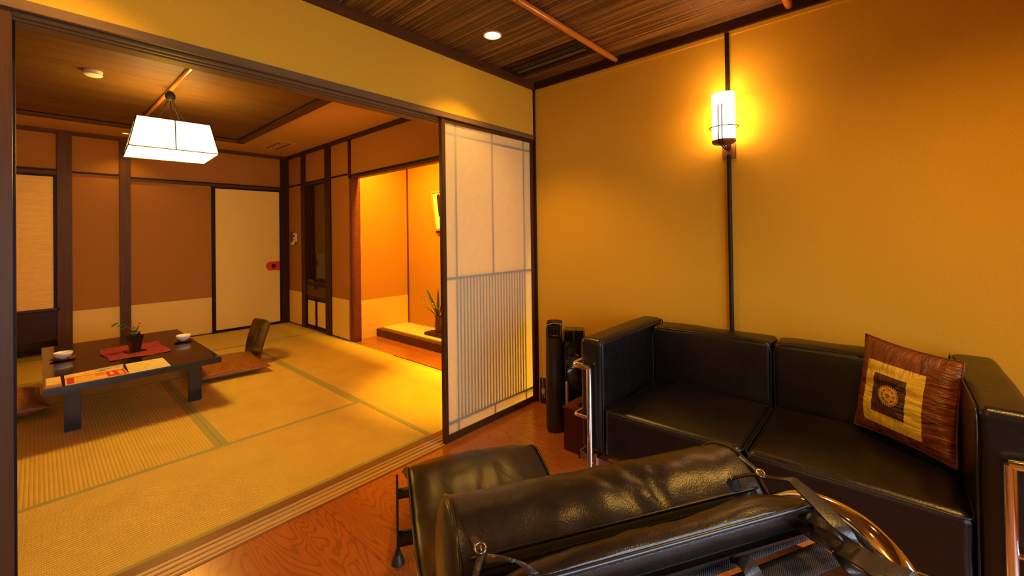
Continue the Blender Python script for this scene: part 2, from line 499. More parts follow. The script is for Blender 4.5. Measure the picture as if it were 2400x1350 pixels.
# partition over the opening (plaster) with lintel
struct('wall_partition', B(XL, -.010, .0, .157, 1.835, 2.30), M['plaster'])
l = MB()
l.box(XL, -.012, -.006, .008, 1.806, 1.837, .001)
l.box(XL, -.012, .008, .024, 1.815, 1.835)
for (a, b) in ((.042, .056), (.076, .090), (.108, .165)): l.box(XL, -.012, a, b, 1.804, 1.835)
l.box(XL, -.012, .0, .165, 1.826, 1.836)
struct('trim_1', l, M['lintel'])
# corner jamb between partition and right wall
struct('trim_2', B(-.013, 0.004, -.012, .16, 0, 2.152), M['dwood_z'])
# crown trim, front room
struct('trim_3', B(XL, -.0, -.022, .0, 2.150, ZC), M['wood_x'])
struct('trim_4', B(-.022, 0.0, YB, -.022, 2.148, ZC), M['dwood_y'])
struct('trim_5', B(-.006, 0.0, YB, -.022, 2.128, 2.148), M['plaster'])
# sill with grooves
s = MB()
s.box(XL, -.012, .110, .157, -.06, .004); 
build('trim_6', s, M['sill_dark'], None, kind='structure')
s = MB()
for a, b, h in ((.008, .020, .002), (.020, .034, -.004), (.034, .050, .002), (.050, .064, -.004), (.064, .082, .002), (.082, .094, -.004), (.094, .110, .002)):
    s.box(XL, -.012, a, b, -.06, h)
build('trim_7', s, M['sill'], None, kind='structure')
struct('trim_8', B(XL, -.012, -.002, .008, -.06, .003), M['sill_dark'])
struct('baseboard_right', B(-.014, 0, YB, -.030, 0, .168), M['dwood_y'])
struct('baseboard_left', B(XL, XL + .014, YB, 0, 0, .168), M['dwood_y'])

# ---- sliding doors in the partition
def shoji(name, x0, x1, y, paper=True):
    r = sempty(name, ((x0 + x1) / 2, y, 0.004)); r.matrix_basis = Matrix.Translation(((x0 + x1) / 2, y, .004))
    w = .027; d = .026; z0, z1 = .005, 1.806
    f = MB()
    f.box(x0, x0 + w, y, y + d, z0, z1, .0015); f.box(x1 - w, x1, y, y + d, z0, z1, .0015)
    f.box(x0 + w, x1 - w, y + .001, y + d - .001, z0, .043); f.box(x0 + w, x1 - w, y + .001, y + d - .001, 1.782, 1.803)
    build('frame', f, M['frame_dark'], r)
    build('paper', MB().grid(lambda u, v: Vector((x0 + w + (x1 - x0 - 2 * w) * u, y + .0088, .043 + 1.739 * v)), 2, 4), M['paper'], r)
    g = MB(); yb0, yb1 = y + .0095, y + .020
    X0, X1 = x0 + w, x1 - w; L = X1 - X0
    for q in (.106, .905): g.box(X0 + L * q - .0045, X0 + L * q + .0045, yb0, yb1, .043, 1.782)
    for za_, zb_ in ((.043, .102), (.908, 1.782)): g.box(X0 + L * .504 - .0045, X0 + L * .504 + .0045, yb0, yb1, za_, zb_)
    for z in (.102, .908, 1.722): g.box(X0, X1, yb0, yb1, z - .0065, z + .0065)
    a, b = X0 + L * .106, X0 + L * .905
    for k in range(1, 23):
        x = a + (b - a) * k / 23; g.box(x - .0048, x + .0048, yb0, yb1, .102, .908)
    build('lattice', g, M['lattice'], r)
    return r
shoji('door_1', -.817, -.014, .003)
shoji('door_2', -3.153, -2.350, .003)
dr = sempty('door_3', (-2.75, .095, 0.004))
f = MB(); f.box(-2.372, -2.3455, .092, .118, .005, 1.812); f.box(-3.15, -3.12, .092, .118, .005, 1.812)
f.box(-3.12, -2.372, .093, .117, .005, .035); f.box(-3.12, -2.372, .093, .117, 1.79, 1.812)
build('frame', f, M['black'], dr)
build('panel', B(-3.12, -2.372, .10, .11, .035, 1.79), M['cream'], dr)

# ---- tatami room walls
struct('wall_far', B(-2.165, 0, TY, TY + .1, 0, 2.3), M['brown_plaster'])
struct('wall_far_left', MB().box(TXL, -2.165, TY, TY + .1, 1.81, 2.3), M['brown_plaster'])
struct('wall_tatami_left', B(TXL - .1, TXL, .157, 5.1, 0, 2.3), M['brown_plaster'])
struct('wall_dado_far', B(-2.165, -.889, TY - .003, TY, 0, .441), M['dado'])
struct('wall_recess_back', B(TXL, -1.9, 5.0, 5.1, 0, 2.3), M['brown_plaster'])
struct('wall_recess_side', B(-2.165, -2.05, TY + .1, 5.0, 0, 2.3), M['brown_plaster'])
# left bay: board, window screen
struct('wall_board', B(TXL, -2.16, TY - .004, TY + .02, .178, .47), M['dwood_x'])
struct('trim_9', B(TXL, -2.16, TY - .03, TY + .02, .47, .492), M['wood_x'])
wn = sempty('window_2', (-2.6, TY, .49))
f = MB(); f.box(-2.197, -2.168, TY - .022, TY, .466, 1.812); f.box(TXL, -2.197, TY - .022, TY, .466, .487); f.box(TXL, -2.197, TY - .022, TY, 1.79, 1.812)
build('window_frame', f, M['black'], wn)
build('window_paper', B(TXL, -2.197, TY - .010, TY - .004, .487, 1.79), M['amber'], wn)
struct('trim_10', B(TXL, -2.168, TY - .02, TY, 1.812, 1.848), M['wood_x'])
struct('trim_11', B(TXL, -2.168, TY - .024, TY, 1.848, 1.868), M['black'])
struct('trim_12', B(-2.07, -1.71, TY - .022, TY, 1.842, 1.858), M['black'])
struct('trim_13', B(-1.63, -.10, TY - .022, TY, 1.826, 1.842), M['black'])
struct('trim_14', B(-1.63, -.10, TY - .02, TY, 1.797, 1.826), M['wood_x'])
struct('trim_15', B(-2.172, -2.068, TY - .03, TY + .05, 0, 2.224), M['wood_z'])
struct('trim_16', B(-1.715, -1.628, TY - .035, TY + .02, 0, 2.224), M['wood_z'])
struct('trim_17', B(-.102, 0.004, TY - .03, TY + .02, 0, 2.224), M['dwood_z'])
struct('trim_18', B(TXL, 0, TY - .035, TY, 2.222, 2.262), M['wood_x'])
struct('trim_19', B(-.035, 0, .165, TY - .035, 2.222, 2.262), M['dwood_y'])
struct('trim_20', B(-2.165, -.889, TY - .008, TY, 0, .012), M['dwood_x'])
# fusuma door on the far wall
dr = sempty('door_4', (-.49, TY - .02, 0))
f = MB(); y0, y1 = TY - .028, TY - .002
f.box(-.889, -.852, y0, y1, .005, 1.797); f.box(-.122, -.103, y0, y1, .005, 1.797)
f.box(-.852, -.122, y0, y1, .005, .033); f.box(-.852, -.122, y0, y1, 1.773, 1.797)
build('frame', f, M['black'], dr)
build('panel', B(-.852, -.122, TY - .020, TY - .006, .033, 1.773), M['cream'], dr)
pts = [(-.122, .722), (-.122, .842)] + [(-.232 + .06 * math.cos(a), .782 + .06 * math.sin(a)) for a in [pi / 2 + pi * k / 16 for k in range(17)]]
hb = MB().poly(pts, TY - .0215, TY - .019, 'xz')
h = build('handle', hb, plain('red_door_paper', (.62, .035, .03), .6), dr, label='red rounded handle patch')
build('finger_cup', MB().lathe([(.0, -.001), (.027, -.001), (.027, .002), (.022, .003), (0, .003)], (-.197, TY - .0225, .780), 28, 'y', False), M['black'], h, smooth=True)

# right (alcove) wall of the tatami room
struct('wall_beside_alcove', B(0, .12, 2.64, 3.195, 0, 2.3), M['brown_plaster'])
struct('wall_far_right', B(0, .12, 3.76, TY + .1, 0, 2.3), M['brown_plaster'])
struct('wall_above_alcove', B(0, .05, .16, 2.64, 1.84, 2.3), M['brown_plaster'])
struct('wall_behind_door', B(0, .12, .16, .32, 0, 1.84), M['brown_plaster'])
struct('wall_above_niche', B(0, .12, 3.195, 3.76, 1.852, 2.3), M['brown_plaster'])
struct('wall_dado_right', MB().box(-.003, 0, 3.87, 4.33, 0, .441).box(-.003, 0, 2.66, 3.06, 0, .452), M['dado'])
struct('trim_21', B(-.02, .02, 3.765, 3.877, 0, 2.224), M['dwood_z'])
struct('trim_22', B(-.02, .02, 3.06, 3.195, 0, 2.224), M['dwood_z'])
struct('trim_23', B(-.018, .0, 3.877, 4.33, 1.842, 1.858), M['black'])
struct('trim_24', B(-.018, .0, 2.66, 3.06, 1.842, 1.858), M['black'])
struct('trim_25', B(-.018, .0, 3.195, 3.765, 1.846, 1.862), M['black'])
struct('trim_26', B(-.010, .06, 3.195, 3.765, 1.828, 1.846), M['wood_y'])
# alcove lintel
struct('trim_27', B(-.018, .03, .32, 2.52, 1.818, 1.838), M['black'])
struct('trim_28', B(-.012, .055, .32, 2.55, 1.792, 1.818), M['wood_y'])
# strip above the alcove log
struct('trim_29', B(-.016, .02, 2.585, 2.625, 1.80, 2.224), M['dwood_z'])
struct('trim_30', B(-.006, 0, 2.67, 4.33, 0, .012), M['dwood_y'])
# alcove log pillar
lg = MB()
pr = []
for i in range(40):
    z = 1.80 * i / 39; ang = 0
    pr.append((.052 + .004 * noise.noise(Vector((0, 0, z * 5))), z))
lg.lathe(pr, (.045, 2.585, 0), 24)
for v in lg.bm.verts: v.co += Vector((noise.noise(v.co * 14), noise.noise(v.co * 14 + Vector((9, 0, 0))), 0)) * .004
tag(build('alcove_post', lg, M['bark'], None, smooth='all'), 'dark red rough-barked log post at the edge of the lit alcove', 'post')

# alcove box
struct('wall_alcove_side', MB().box(.06, .86, 2.64, 2.70, 0, 2.3), M['alcove'])
struct('wall_alcove_dado', B(.06, .765, 2.636, 2.64, 0, .430), M['dado'])
struct('wall_alcove_back', MB().box(.765, .86, .20, 2.64, 0, 2.3), M['alcove'])
struct('wall_alcove_near', B(.06, .86, .20, .30, 0, 2.3), M['alcove'])
struct('trim_31', B(.752, .770, 2.626, 2.642, 0.085, 2.2), M['wood_z'])
struct('ceiling_alcove', B(.0, .86, .20, 2.70, 2.25, 2.29), M['alcove'])
struct('floor_alcove', B(-.002, .765, .30, 2.64, -.05, .001), M['toko_floor'])
pf = sempty('floor_alcove_platform', (.55, 1.77, 0))
build('front_board', B(.318, .385, .30, 2.636, .001, .084, .002), M['pine_dark'], pf)
build('mat', B(.385, .765, .30, 2.636, .001, .088), plaster('alcove_mat', (.74, .58, .26), 220, .06, .1), pf)
hb = MB().box(.385, .402, .30, 2.636, .088, .0895).box(.735, .752, .30, 2.636, .088, .0895)
a = NT('dotted_border'); sx = a.add('SeparateXYZ'); a.link(a.mapping((1, 1, 1)), sx.inputs[0])
w_ = a.math('SINE', a.math('MULTIPLY', sx.outputs[1], 2 * pi / .022)); a.color(a.ramp(w_, [(.45, (.10, .05, .015)), (.6, (.60, .46, .18))]))
build('mat_border', hb, a.m, pf)

# niche with built-in cabinet
struct('wall_niche', B(.102, .12, 3.195, 3.76, .606, 1.852), plaster('niche_plaster', (.16, .075, .02), 200, .1, .1))
struct('trim_32', B(-.004, .102, 3.752, 3.765, .606, 1.846), M['dwood_z'])
cb = thing('niche_cabinet', 'low brown niche cabinet with a drawer over two cream doors, under the black screen', 'cabinet', (.1, 3.48, 0))
c = MB(); c.box(.008, .118, 3.199, 3.755, .004, .56); c.box(-.006, .101, 3.199, 3.751, .560, .604, .002); c.box(.0, .02, 3.197, 3.763, .385, .42)
c.box(.0, .02, 3.197, 3.763, .004, .03)
build('body', c, M['dwood_y'], cb)
d_ = build('drawer', B(-.004, .008, 3.207, 3.753, .422, .548, .001), M['wood_y'], cb)
build('finger_notch', B(-.0055, -.003, 3.42, 3.54, .515, .547), M['black'], d_)
for (ya, yb) in ((3.485, 3.757), (3.205, 3.480)):
    f = MB(); w2 = .026
    f.box(-.006, .006, ya, ya + w2, .03, .385); f.box(-.006, .006, yb - w2, yb, .03, .385); f.box(-.006, .006, ya, yb, .03, .056); f.box(-.006, .006, ya, yb, .362, .385)
    dd = build('door', f, M['black'], cb)
    build('door_panel', B(-.002, .004, ya + w2, yb - w2, .056, .362), M['cream'], dd)
rg = MB().tube([(-.012, 3.49 + .016 * math.cos(t), .222 + .022 * math.sin(t)) for t in [2 * pi * k / 20 for k in range(20)]], .0018, 6, True)
build('ring_pull', rg, M['bronze'], cb, smooth=True)
tv = thing('flat_screen', 'small black flat screen standing in the dark wall niche above the cabinet', 'screen', (.065, 3.42, .604))
sc = MB().box(.052, .066, 3.215, 3.625, .640, .955, .003); build('display', sc, M['gloss'], tv)
sc = MB().box(.066, .082, 3.30, 3.54, .70, .90, .004); build('rear_cover', sc, M['matte'], tv)
build('stand', MB().box(.066, .078, 3.39, 3.45, .610, .72).box(.030, .098, 3.30, 3.54, .6045, .612, .002), M['matte'], tv)
bx = tag(build('set_top_box', B(-.002, .045, 3.56, 3.71, .6045, .622, .003), M['gloss'], None), 'thin black box lying on the niche shelf in front of the screen', 'box')
# wall controllers
ct = thing('wall_controller', 'ivory wall remote with open flap, mounted on the brown wall beside the dark switch plate', 'control', (0, 4.1, 1.1))
build('body', B(-.018, -.001, 4.055, 4.155, 1.105, 1.215, .003), M['plastic'], ct)
build('lcd_screen', B(-.0195, -.017, 4.085, 4.135, 1.160, 1.195), M['teal'], ct)
fl = MB().box(-.005, .0, -.05, .05, -.05, 0, .001); fl.bm.transform(Matrix.Translation((-.020, 4.105, 1.105)) @ Matrix.Rotation(math.radians(28), 4, 'Y'))
build('flap', fl, M['plastic'], ct)
build('button_row', MB().box(-.0195, -.017, 4.07, 4.14, 1.128, 1.138), M['grey'], ct)
tag(build('switch_plate', MB().box(-.006, -.001, 4.175, 4.275, 1.11, 1.235, .002).box(-.009, -.005, 4.19, 4.26, 1.125, 1.155).box(-.009, -.005, 4.19, 4.26, 1.16, 1.19).box(-.009, -.005, 4.19, 4.26, 1.195, 1.225), plain('brown_plate', (.13, .07, .04), .5), None),
    'dark brown switch plate on the wall, left of the ivory remote', 'switch')

# ---- tatami room ceiling
ix0, ix1, iy0, iy1 = -2.72, -.80, .72, 3.625
cm = MB(); cm.box(TXL, ix0, .0, TY + .1, 2.262, 2.30); cm.box(ix1, 0, .0, TY + .1, 2.262, 2.30); cm.box(ix0, ix1, .0, iy0, 2.262, 2.30); cm.box(ix0, ix1, iy1, TY + .1, 2.262, 2.30)
struct('ceiling_border', cm, M['weave'])
struct('ceiling_recess', B(TXL, -1.9, TY + .1, 5.1, 1.95, 2.0), M['weave'])
k = 0; y = iy0
ys = [.72, 1.14, 1.553, 1.974, 2.405, 2.813, 3.231, 3.63]
cm = MB()
for a, b in zip(ys, ys[1:]): cm.box(ix0, ix1, a + .0025, b - .0025, 2.268, 2.29)
struct('ceiling_planks', cm, M['ceil_plank'])
struct('ceiling_backing', B(ix0, ix1, iy0, iy1, 2.288, 2.30), M['black'])
cm = MB(); cm.box(ix0 - .035, ix0 + .035, iy0 - .03, iy1 + .035, 2.234, 2.268); cm.box(ix1 - .0, ix1 + .07, iy0 - .03, iy1 + .035, 2.234, 2.268)
cm.box(ix0 - .035, ix1 + .07, iy1, iy1 + .05, 2.234, 2.268); cm.box(ix0 - .035, ix1 + .07, iy0 - .04, iy0, 2.234, 2.268)
struct('trim_33', cm, M['wood_x'])
struct('wall_partition_rear', B(TXL, -.012, .157, .17, 1.836, 2.27), M['brown_plaster'])

def vent(name, label, x0, x1, y0, y1, z, slats, mat, smat):
    r = thing(name, label, 'vent', ((x0 + x1) / 2, (y0 + y1) / 2, z))
    f = MB(); w = (x1 - x0) * .16
    f.box(x0, x0 + w, y0, y1, z - .006, z + .002); f.box(x1 - w, x1, y0, y1, z - .006, z + .002)
    f.box(x0 + w, x1 - w, y0, y0 + .03, z - .006, z + .002); f.box(x0 + w, x1 - w, y1 - .03, y1, z - .006, z + .002)
    build('frame', f, mat, r)
    build('backing', B(x0 + w, x1 - w, y0 + .03, y1 - .03, z - .001, z + .001), M['black'], r)
    for q in slats:
        xx = x0 + (x1 - x0) * q[0]
        build('slat', B(xx - q[1], xx + q[1], y0 + .035, y1 - .035, z - .005, z - .001), smat, r)
    return r
vent('ceiling_vent', 'slim dark metal air vent in the reed ceiling beside the bamboo pole', -.375, -.165, -.605, -.035, ZC, [(.32, .0025), (.42, .0025), (.64, .014)], M['dwood_y'], plain('vent_grey', (.12, .10, .065), .45, .3))
vent('ceiling_vent', 'small beige slotted air vent in the woven ceiling of the tatami room', -.475, -.275, 3.36, 3.93, 2.262, [(.34, .012), (.5, .016), (.66, .012)], M['weave'], plain('tan_slat', (.5, .32, .14), .5))

def bamboo(name, label, p0, p1, r, nodes):
    p0, p1 = Vector(p0), Vector(p1); o = thing(name, label, 'bamboo pole', tuple((p0 + p1) / 2))
    pts = []; rr = []; n = 60
    for i in range(n + 1):
        t = i / n; p = p0.lerp(p1, t); k = min(abs(t - q) for q in nodes)
        pts.append(p); rr.append(r * (1 + .03 * math.sin(9 * t)) * (1.07 if k < .006 else 1))
    build('culm', MB().tube(pts, rr, 20), M['bamboo'], o, smooth='all')
    d = (p1 - p0).normalized()
    for q in nodes:
        p = p0.lerp(p1, q); build('node', MB().tube([p - d * .0016, p + d * .0016], r * 1.10, 20), M['bamboo_dark'], o, smooth=True)
    return o
bamboo('bamboo_pole', 'glossy orange bamboo pole across the reed ceiling beside the dark air vent', (-2.6, -.625, 2.178), (-.012, -.640, 2.176), .0150, [.10, .22, .33, .44, .55, .652, .80, .915])
bamboo('bamboo_pole', 'orange bamboo pole end meeting the crown above the wall lamp', (-2.6, -1.49, 2.178), (-.010, -1.508, 2.176), .0165, [.12, .25, .38, .50, .62, .75, .9])
bamboo('bamboo_pole', 'thin orange bamboo rod on the cedar ceiling carrying the hanging lantern', (-1.63, .74, 2.252), (-1.665, 3.62, 2.252), .0135, [.08, .2, .28, .37, .45, .55, .68, .8, .9])

# ---- tatami mats
def mat(label, x0, x1, y0, y1, along):
    r = thing('tatami_mat', label, 'tatami mat', ((x0 + x1) / 2, (y0 + y1) / 2, -.055), 0, 'tatami mats of the lit room')
    g = .0008; b = .030
    build('rush_surface', B(x0 + g, x1 - g, y0 + g, y1 - g, -.055, -.0012), M['tat_' + along], r)
    if along == 'x': bs = ((x0 + g, x1 - g, y0 + g, y0 + b), (x0 + g, x1 - g, y1 - b, y1 - g))
    else: bs = ((x0 + g, x0 + b, y0 + g, y1 - g), (x1 - b, x1 - g, y0 + g, y1 - g))
    for q in bs: build('cloth_border', B(*q, -.05, 0), M['heri'], r)
mat('long tatami mat running along the wooden door track in the foreground', -2.43, -.81, .157, .967, 'x')
mat('tatami mat at the left end of the door track, mostly behind the stacked doors', TXL, -2.43, .157, .967, 'x')
mat('tatami mat under the near left legs of the low table', -2.43, -1.62, .967, 2.587, 'y')
mat('tatami mat under the right floor cushion, between table and brighter mats', -1.62, -.81, .967, 2.587, 'y')
mat('tatami mat by the white paper door, brightly lit beside the alcove board', -.81, -.012, .157, 1.777, 'y')
mat('tatami mat along the log post and the niche cabinet', -.81, -.003, 1.777, 3.397, 'y')
mat('tatami mat in the far right corner in front of the cream sliding door', -1.62, -.003, 3.397, TY, 'x')
mat('tatami mat along the far wall behind the table', TXL, -1.62, 3.397, TY, 'x')
mat('tatami mat behind the table, under the chair back', -2.43, -.81, 2.587, 3.397, 'x')
mat('tatami mat at the left wall beside the left floor cushion', TXL, -2.43, .967, 2.587, 'y')
mat('tatami mat at the left wall behind the left floor cushion', TXL, -2.43, 2.587, 3.397, 'x')
mat('tatami strip in the dark recess under the window board', TXL, -2.165, TY + .001, 5.0, 'x')

# ================================================================== TATAMI ROOM THINGS
# low table
TB = thing('low_table', 'black lacquered low table standing on the tatami mats', 'table', (-1.86, 2.41, 0))
build('tabletop', B(-2.285, -1.440, 1.697, 3.12, .280, .32, .004), M['lacquer'], TB)
ap = MB()
def apron(y):
    pts = [(-2.245, .281), (-1.480, .281), (-1.480, .262), (-1.50, .250), (-1.60, .250), (-1.66, .268), (-2.06, .268), (-2.12, .250), (-2.22, .250), (-2.245, .262)]
    return MB().poly(pts, y, y + .02, 'xz')
for y in (1.885, 2.935): build('apron', apron(y), M['lacquer'], TB)
for x in (-2.235, -1.515): build('side_rail', B(x, x + .02, 1.905, 2.935, .255, .281), M['lacquer'], TB)
for (x0, x1) in ((-2.200, -2.128), (-1.592, -1.520)):
    for (a, b) in ((1.875, 1.925), (2.90, 2.95)): build('leg', B(x0, x1, a, b, 0, .281, .003), M['lacquer'], TB)
# red cloth
pc = [(-2.008, 2.655), (-1.654, 2.655), (-1.640, 2.160), (-1.975, 2.160)]
def cl(u, v):
    a = Vector(pc[0]).lerp(Vector(pc[1]), u); b = Vector(pc[3]).lerp(Vector(pc[2]), u); p = a.lerp(b, v)
    e = max(abs(u - .5), abs(v - .5)) * 2
    w = .007 * (e ** 4)
    p.x += w * math.sin(v * 9 + 1) ; p.y += w * math.sin(u * 8)
    return Vector((p.x, p.y, .3212 + .003 * (noise.noise(Vector((p.x * 16, p.y * 16, 0))) + .6) * (.3 + e)))
rc = MB().grid(cl, 40, 40)
rco = build('table_runner', rc, M['red'], None, smooth='all'); tag(rco, 'red patterned cloth lying under the black flower vase on the table', 'cloth')
so = rco.modifiers.new('s', 'SOLIDIFY'); so.thickness = .0012
# vase
vs = thing('flower_vase', 'small black square vase with a pink flower on the red cloth', 'vase', (-1.822, 2.375, .3245), math.radians(14))
v = MB()
def sq(r, z): return [Vector((sx * r, sy * r, z)) for sx, sy in ((-1, -1), (1, -1), (1, 1), (-1, 1))]
rings = [(.052, 0), (.052, .006), (.026, .014), (.030, .05), (.040, .115), (.040, .118), (.034, .118), (.030, .10)]
prev = None
for r, z in rings:
    cur = [v.bm.verts.new(p) for p in sq(r, z)]
    if prev:
        for i in range(4): v.bm.faces.new((prev[i], prev[(i + 1) % 4], cur[(i + 1) % 4], cur[i]))
    else: v.bm.faces.new(cur[::-1])
    prev = cur
v.bm.faces.new(prev)
build('vessel', v, M['lacquer'], vs, world=False)
def leaf(mb, p0, p1, w, droop=.0, n=8):
    p0, p1 = Vector(p0), Vector(p1); d = p1 - p0; sd = d.cross(Vector((0, 0, 1)))
    sd = (sd.normalized() if sd.length > 1e-5 else Vector((1, 0, 0))) * w
    rows = []
    for i in range(n + 1):
        t = i / n; c = p0 + d * t + Vector((0, 0, -droop * t * t)); ww = sd * (math.sin(pi * min(1, t * .92 + .06)) ** .8)
        rows.append([mb.bm.verts.new(c - ww + Vector((0, 0, .15 * ww.length))), mb.bm.verts.new(c), mb.bm.verts.new(c + ww + Vector((0, 0, .15 * ww.length)))])
    for A, B_ in zip(rows, rows[1:]):
        for j in range(2): mb.bm.faces.new((A[j], A[j + 1], B_[j + 1], B_[j]))
def leaves(name, lst, parent, mat=None):
    mb = MB()
    for l_ in lst: leaf(mb, *l_)
    o = build(name, mb, mat or M['green'], parent, smooth='all', world=False)
    s_ = o.modifiers.new('s', 'SOLIDIFY'); s_.thickness = .0008
    return o
st = MB(); st.tube([(0, 0, .10), (-.02, 0, .16), (-.05, .01, .20), (-.085, .015, .225)], .0018, 6); st.tube([(0, 0, .10), (.01, 0, .15), (.02, -.005, .195)], .0018, 6)
st.tube([(0, 0, .10), (.0, .01, .16), (-.02, .01, .24)], .001, 6)
build('stem', st, M['green'], vs, world=False, smooth=True)
fo = []
for i in range(26):
    a = random.uniform(0, 2 * pi); z = random.uniform(.115, .175); l_ = random.uniform(.02, .04)
    p = (random.uniform(-.01, .022), random.uniform(-.012, .012), z)
    fo.append((p, (p[0] + l_ * math.cos(a), p[1] + l_ * math.sin(a), z + random.uniform(0, .02)), .007, .004))
fo += [((-.05, .01, .20), (-.105, -.005, .212), .017, .012), ((-.085, .015, .225), (-.135, .0, .215), .016, .01), ((-.06, .01, .20), (-.07, .015, .255), .010, 0), ((-.04, .0, .19), (-.095, -.02, .190), .012, .01)]
leaves('foliage', fo, vs)
bl = MB()
for k, (cx, cz) in enumerate(((.028, .198),)):
    for ring in range(3):
        for i in range(9):
            a = 2 * pi * i / 9 + ring; r = .020 - ring * .005
            leaf(bl, (cx, -.005, cz), (cx + r * math.cos(a), -.005 + r * math.sin(a) * .8, cz + .006 + ring * .005), .0065, 0, 5)
build('blossom', bl, M['pink'], vs, smooth='all', world=False)
bl = MB(); bl.lathe([(0, -.003), (.005, -.002), (.006, .002), (0, .006)], (.028, -.005, .203), 12, cap=False); build('blossom_centre', bl, M['yellow'], vs, smooth=True, world=False)

# bowls on saucers
def bowl(label_b, label_s, x, y, rz, first=None):
    if first:
        so_, bo_ = first
        s2 = so_.copy(); COL.objects.link(s2); s2.matrix_basis = Matrix.Translation((x, y, .3201)) @ Matrix.Rotation(rz, 4, 'Z'); s2['label'] = label_s
        b2 = bo_.copy(); COL.objects.link(b2); b2.matrix_basis = Matrix.Translation((x, y, .3275)); b2['label'] = label_b
        return
    s_ = MB(); n = 40
    prof = [(0, 0), (.030, 0), (.046, .003), (.060, .009), (.061, .011), (.045, .006), (0, .0045)]
    s_.lathe(prof[1:6], (0, 0, 0), 40); 
    for q in s_.bm.verts: q.co.x *= 1.1; q.co.z += .0 if abs(q.co.x) < .03 else .10 * (abs(q.co.x) - .03) * .6
    so_ = build('saucer', s_, M['saucer'], None, smooth=True); so_.matrix_basis = Matrix.Translation((x, y, .3201)) @ Matrix.Rotation(rz, 4, 'Z')
    tag(so_, label_s, 'saucer', 'wooden saucers on the low table')
    b_ = MB(); seg = 48
    pf_ = [(.001, .0), (.018, .0), (.019, .005), (.030, .009), (.042, .020), (.0475, .034), (.049, .046), (.0475, .0465), (.045, .034), (.038, .018), (.022, .010), (.001, .009)]
    b_.lathe(pf_, (0, 0, 0), seg, cap=False)
    for q in b_.bm.verts:
        r = math.hypot(q.co.x, q.co.y)
        if .02 < r and .008 < q.co.z < .04:
            a = math.atan2(q.co.y, q.co.x); k_ = 1 + .012 * (1 if round(a / (2 * pi) * seg) % 2 else -1)
            q.co.x *= k_; q.co.y *= k_
    bo_ = build('tea_bowl', b_, M['white'], None, smooth='all'); bo_.matrix_basis = Matrix.Translation((x, y, .3275))
    tag(bo_, label_b, 'bowl', 'white tea bowls on the low table')
    return so_, bo_
fb = bowl('white ribbed tea bowl near the left front of the table, behind the brochures', 'wooden saucer under the left tea bowl', -2.186, 2.495, .5)
bowl('white ribbed tea bowl at the far right edge of the table', 'wooden saucer under the right tea bowl by the chair back', -1.514, 2.470, .2, fb)

# brochures (flat printed sheets)
def sheet_mat(name, base, bands, inkc, seed, sc=(1, 1)):
    a = NT(name); uv = a.tc.outputs['UV']; sx = a.add('SeparateXYZ'); a.link(uv, sx.inputs[0]); u, v = sx.outputs[0], sx.outputs[1]
    c = base
    def rect(u0, u1, v0, v1):
        r = a.math('MULTIPLY', a.math('GREATER_THAN', u, u0), a.math('LESS_THAN', u, u1))
        return a.math('MULTIPLY', r, a.math('MULTIPLY', a.math('GREATER_THAN', v, v0), a.math('LESS_THAN', v, v1)))
    for (u0, u1, v0, v1, col) in bands: c = a.mix(rect(u0, u1, v0, v1), c, col)
    mp = a.add('Mapping'); mp.inputs['Scale'].default_value = (60 * sc[0], 16 * sc[1], 1); mp.inputs['Location'].default_value = (seed, seed, 0); a.link(uv, mp.inputs[0])
    n = a.noise(mp.outputs[0], 1, 2, .6)
    mp2 = a.add('Mapping'); mp2.inputs['Scale'].default_value = (9 * sc[0], 5 * sc[1], 1); mp2.inputs['Location'].default_value = (seed * 2, 1, 0); a.link(uv, mp2.inputs[0])
    n2 = a.noise(mp2.outputs[0], 1, 1)
    ink = a.math('MULTIPLY', a.math('GREATER_THAN', n, .58), a.math('GREATER_THAN', n2, .5))
    ink = a.math('MULTIPLY', ink, rect(.04, .96, .08, .92))
    c = a.mix(a.math('MULTIPLY', ink, .75), c, inkc); a.color(c); a.b.inputs['Roughness'].default_value = .4
    return a.m
def sheet(name, label, corners, z, th, mat_):
    r = [Vector((*p, 0)) for p in corners]     # bl, br, tr, tl
    def fn(u, v): p = (r[0].lerp(r[1], u)).lerp(r[3].lerp(r[2], u), v); return Vector((p.x, p.y, z + th))
    mb = MB().grid(fn, 12, 6, uv=True)
    o = build(name, mb, mat_, None); tag(o, label, 'brochure')
    s_ = o.modifiers.new('s', 'SOLIDIFY'); s_.thickness = th; s_.offset = 1
    for p in o.data.polygons:
        if p.normal.z < 0: p.flip()
    s_.offset = -1
    return o
sheet('brochure', 'orange and red printed menu sheet lying flat at the front edge of the table', [(-2.200, 1.700), (-1.927, 1.702), (-1.935, 1.862), (-2.197, 1.872)], .3205, .004,
      sheet_mat('menu_print', (.82, .50, .10), [(.03, .14, .05, .95, (.55, .03, .015)), (.66, .98, .05, .95, (.60, .04, .02)), (.86, .94, .15, .85, (.85, .42, .10)), (.48, .64, .5, .95, (.80, .22, .05)), (.72, .78, .3, .85, (.85, .55, .2)), (0, 1, .93, 1, (.55, .05, .03))], (.25, .06, .03), 3.1))
sheet('brochure', 'pale colourful leaflet with blue corner half under the orange menu', [(-2.198, 1.872), (-1.937, 1.862), (-1.924, 2.005), (-2.197, 1.965)], .3205, .003,
      sheet_mat('leaflet_print', (.80, .62, .22), [(.5, 1, .35, 1, (.45, .50, .50)), (.55, .7, .3, .5, (.2, .12, .08)), (.7, .76, .5, .7, (.65, .08, .04)), (.85, .9, .5, .7, (.75, .12, .04)), (.12, .3, .4, .8, (.85, .75, .5)), (.3, .42, .3, .5, (.7, .2, .05))], (.15, .06, .03), 8.3, (1, .6)))
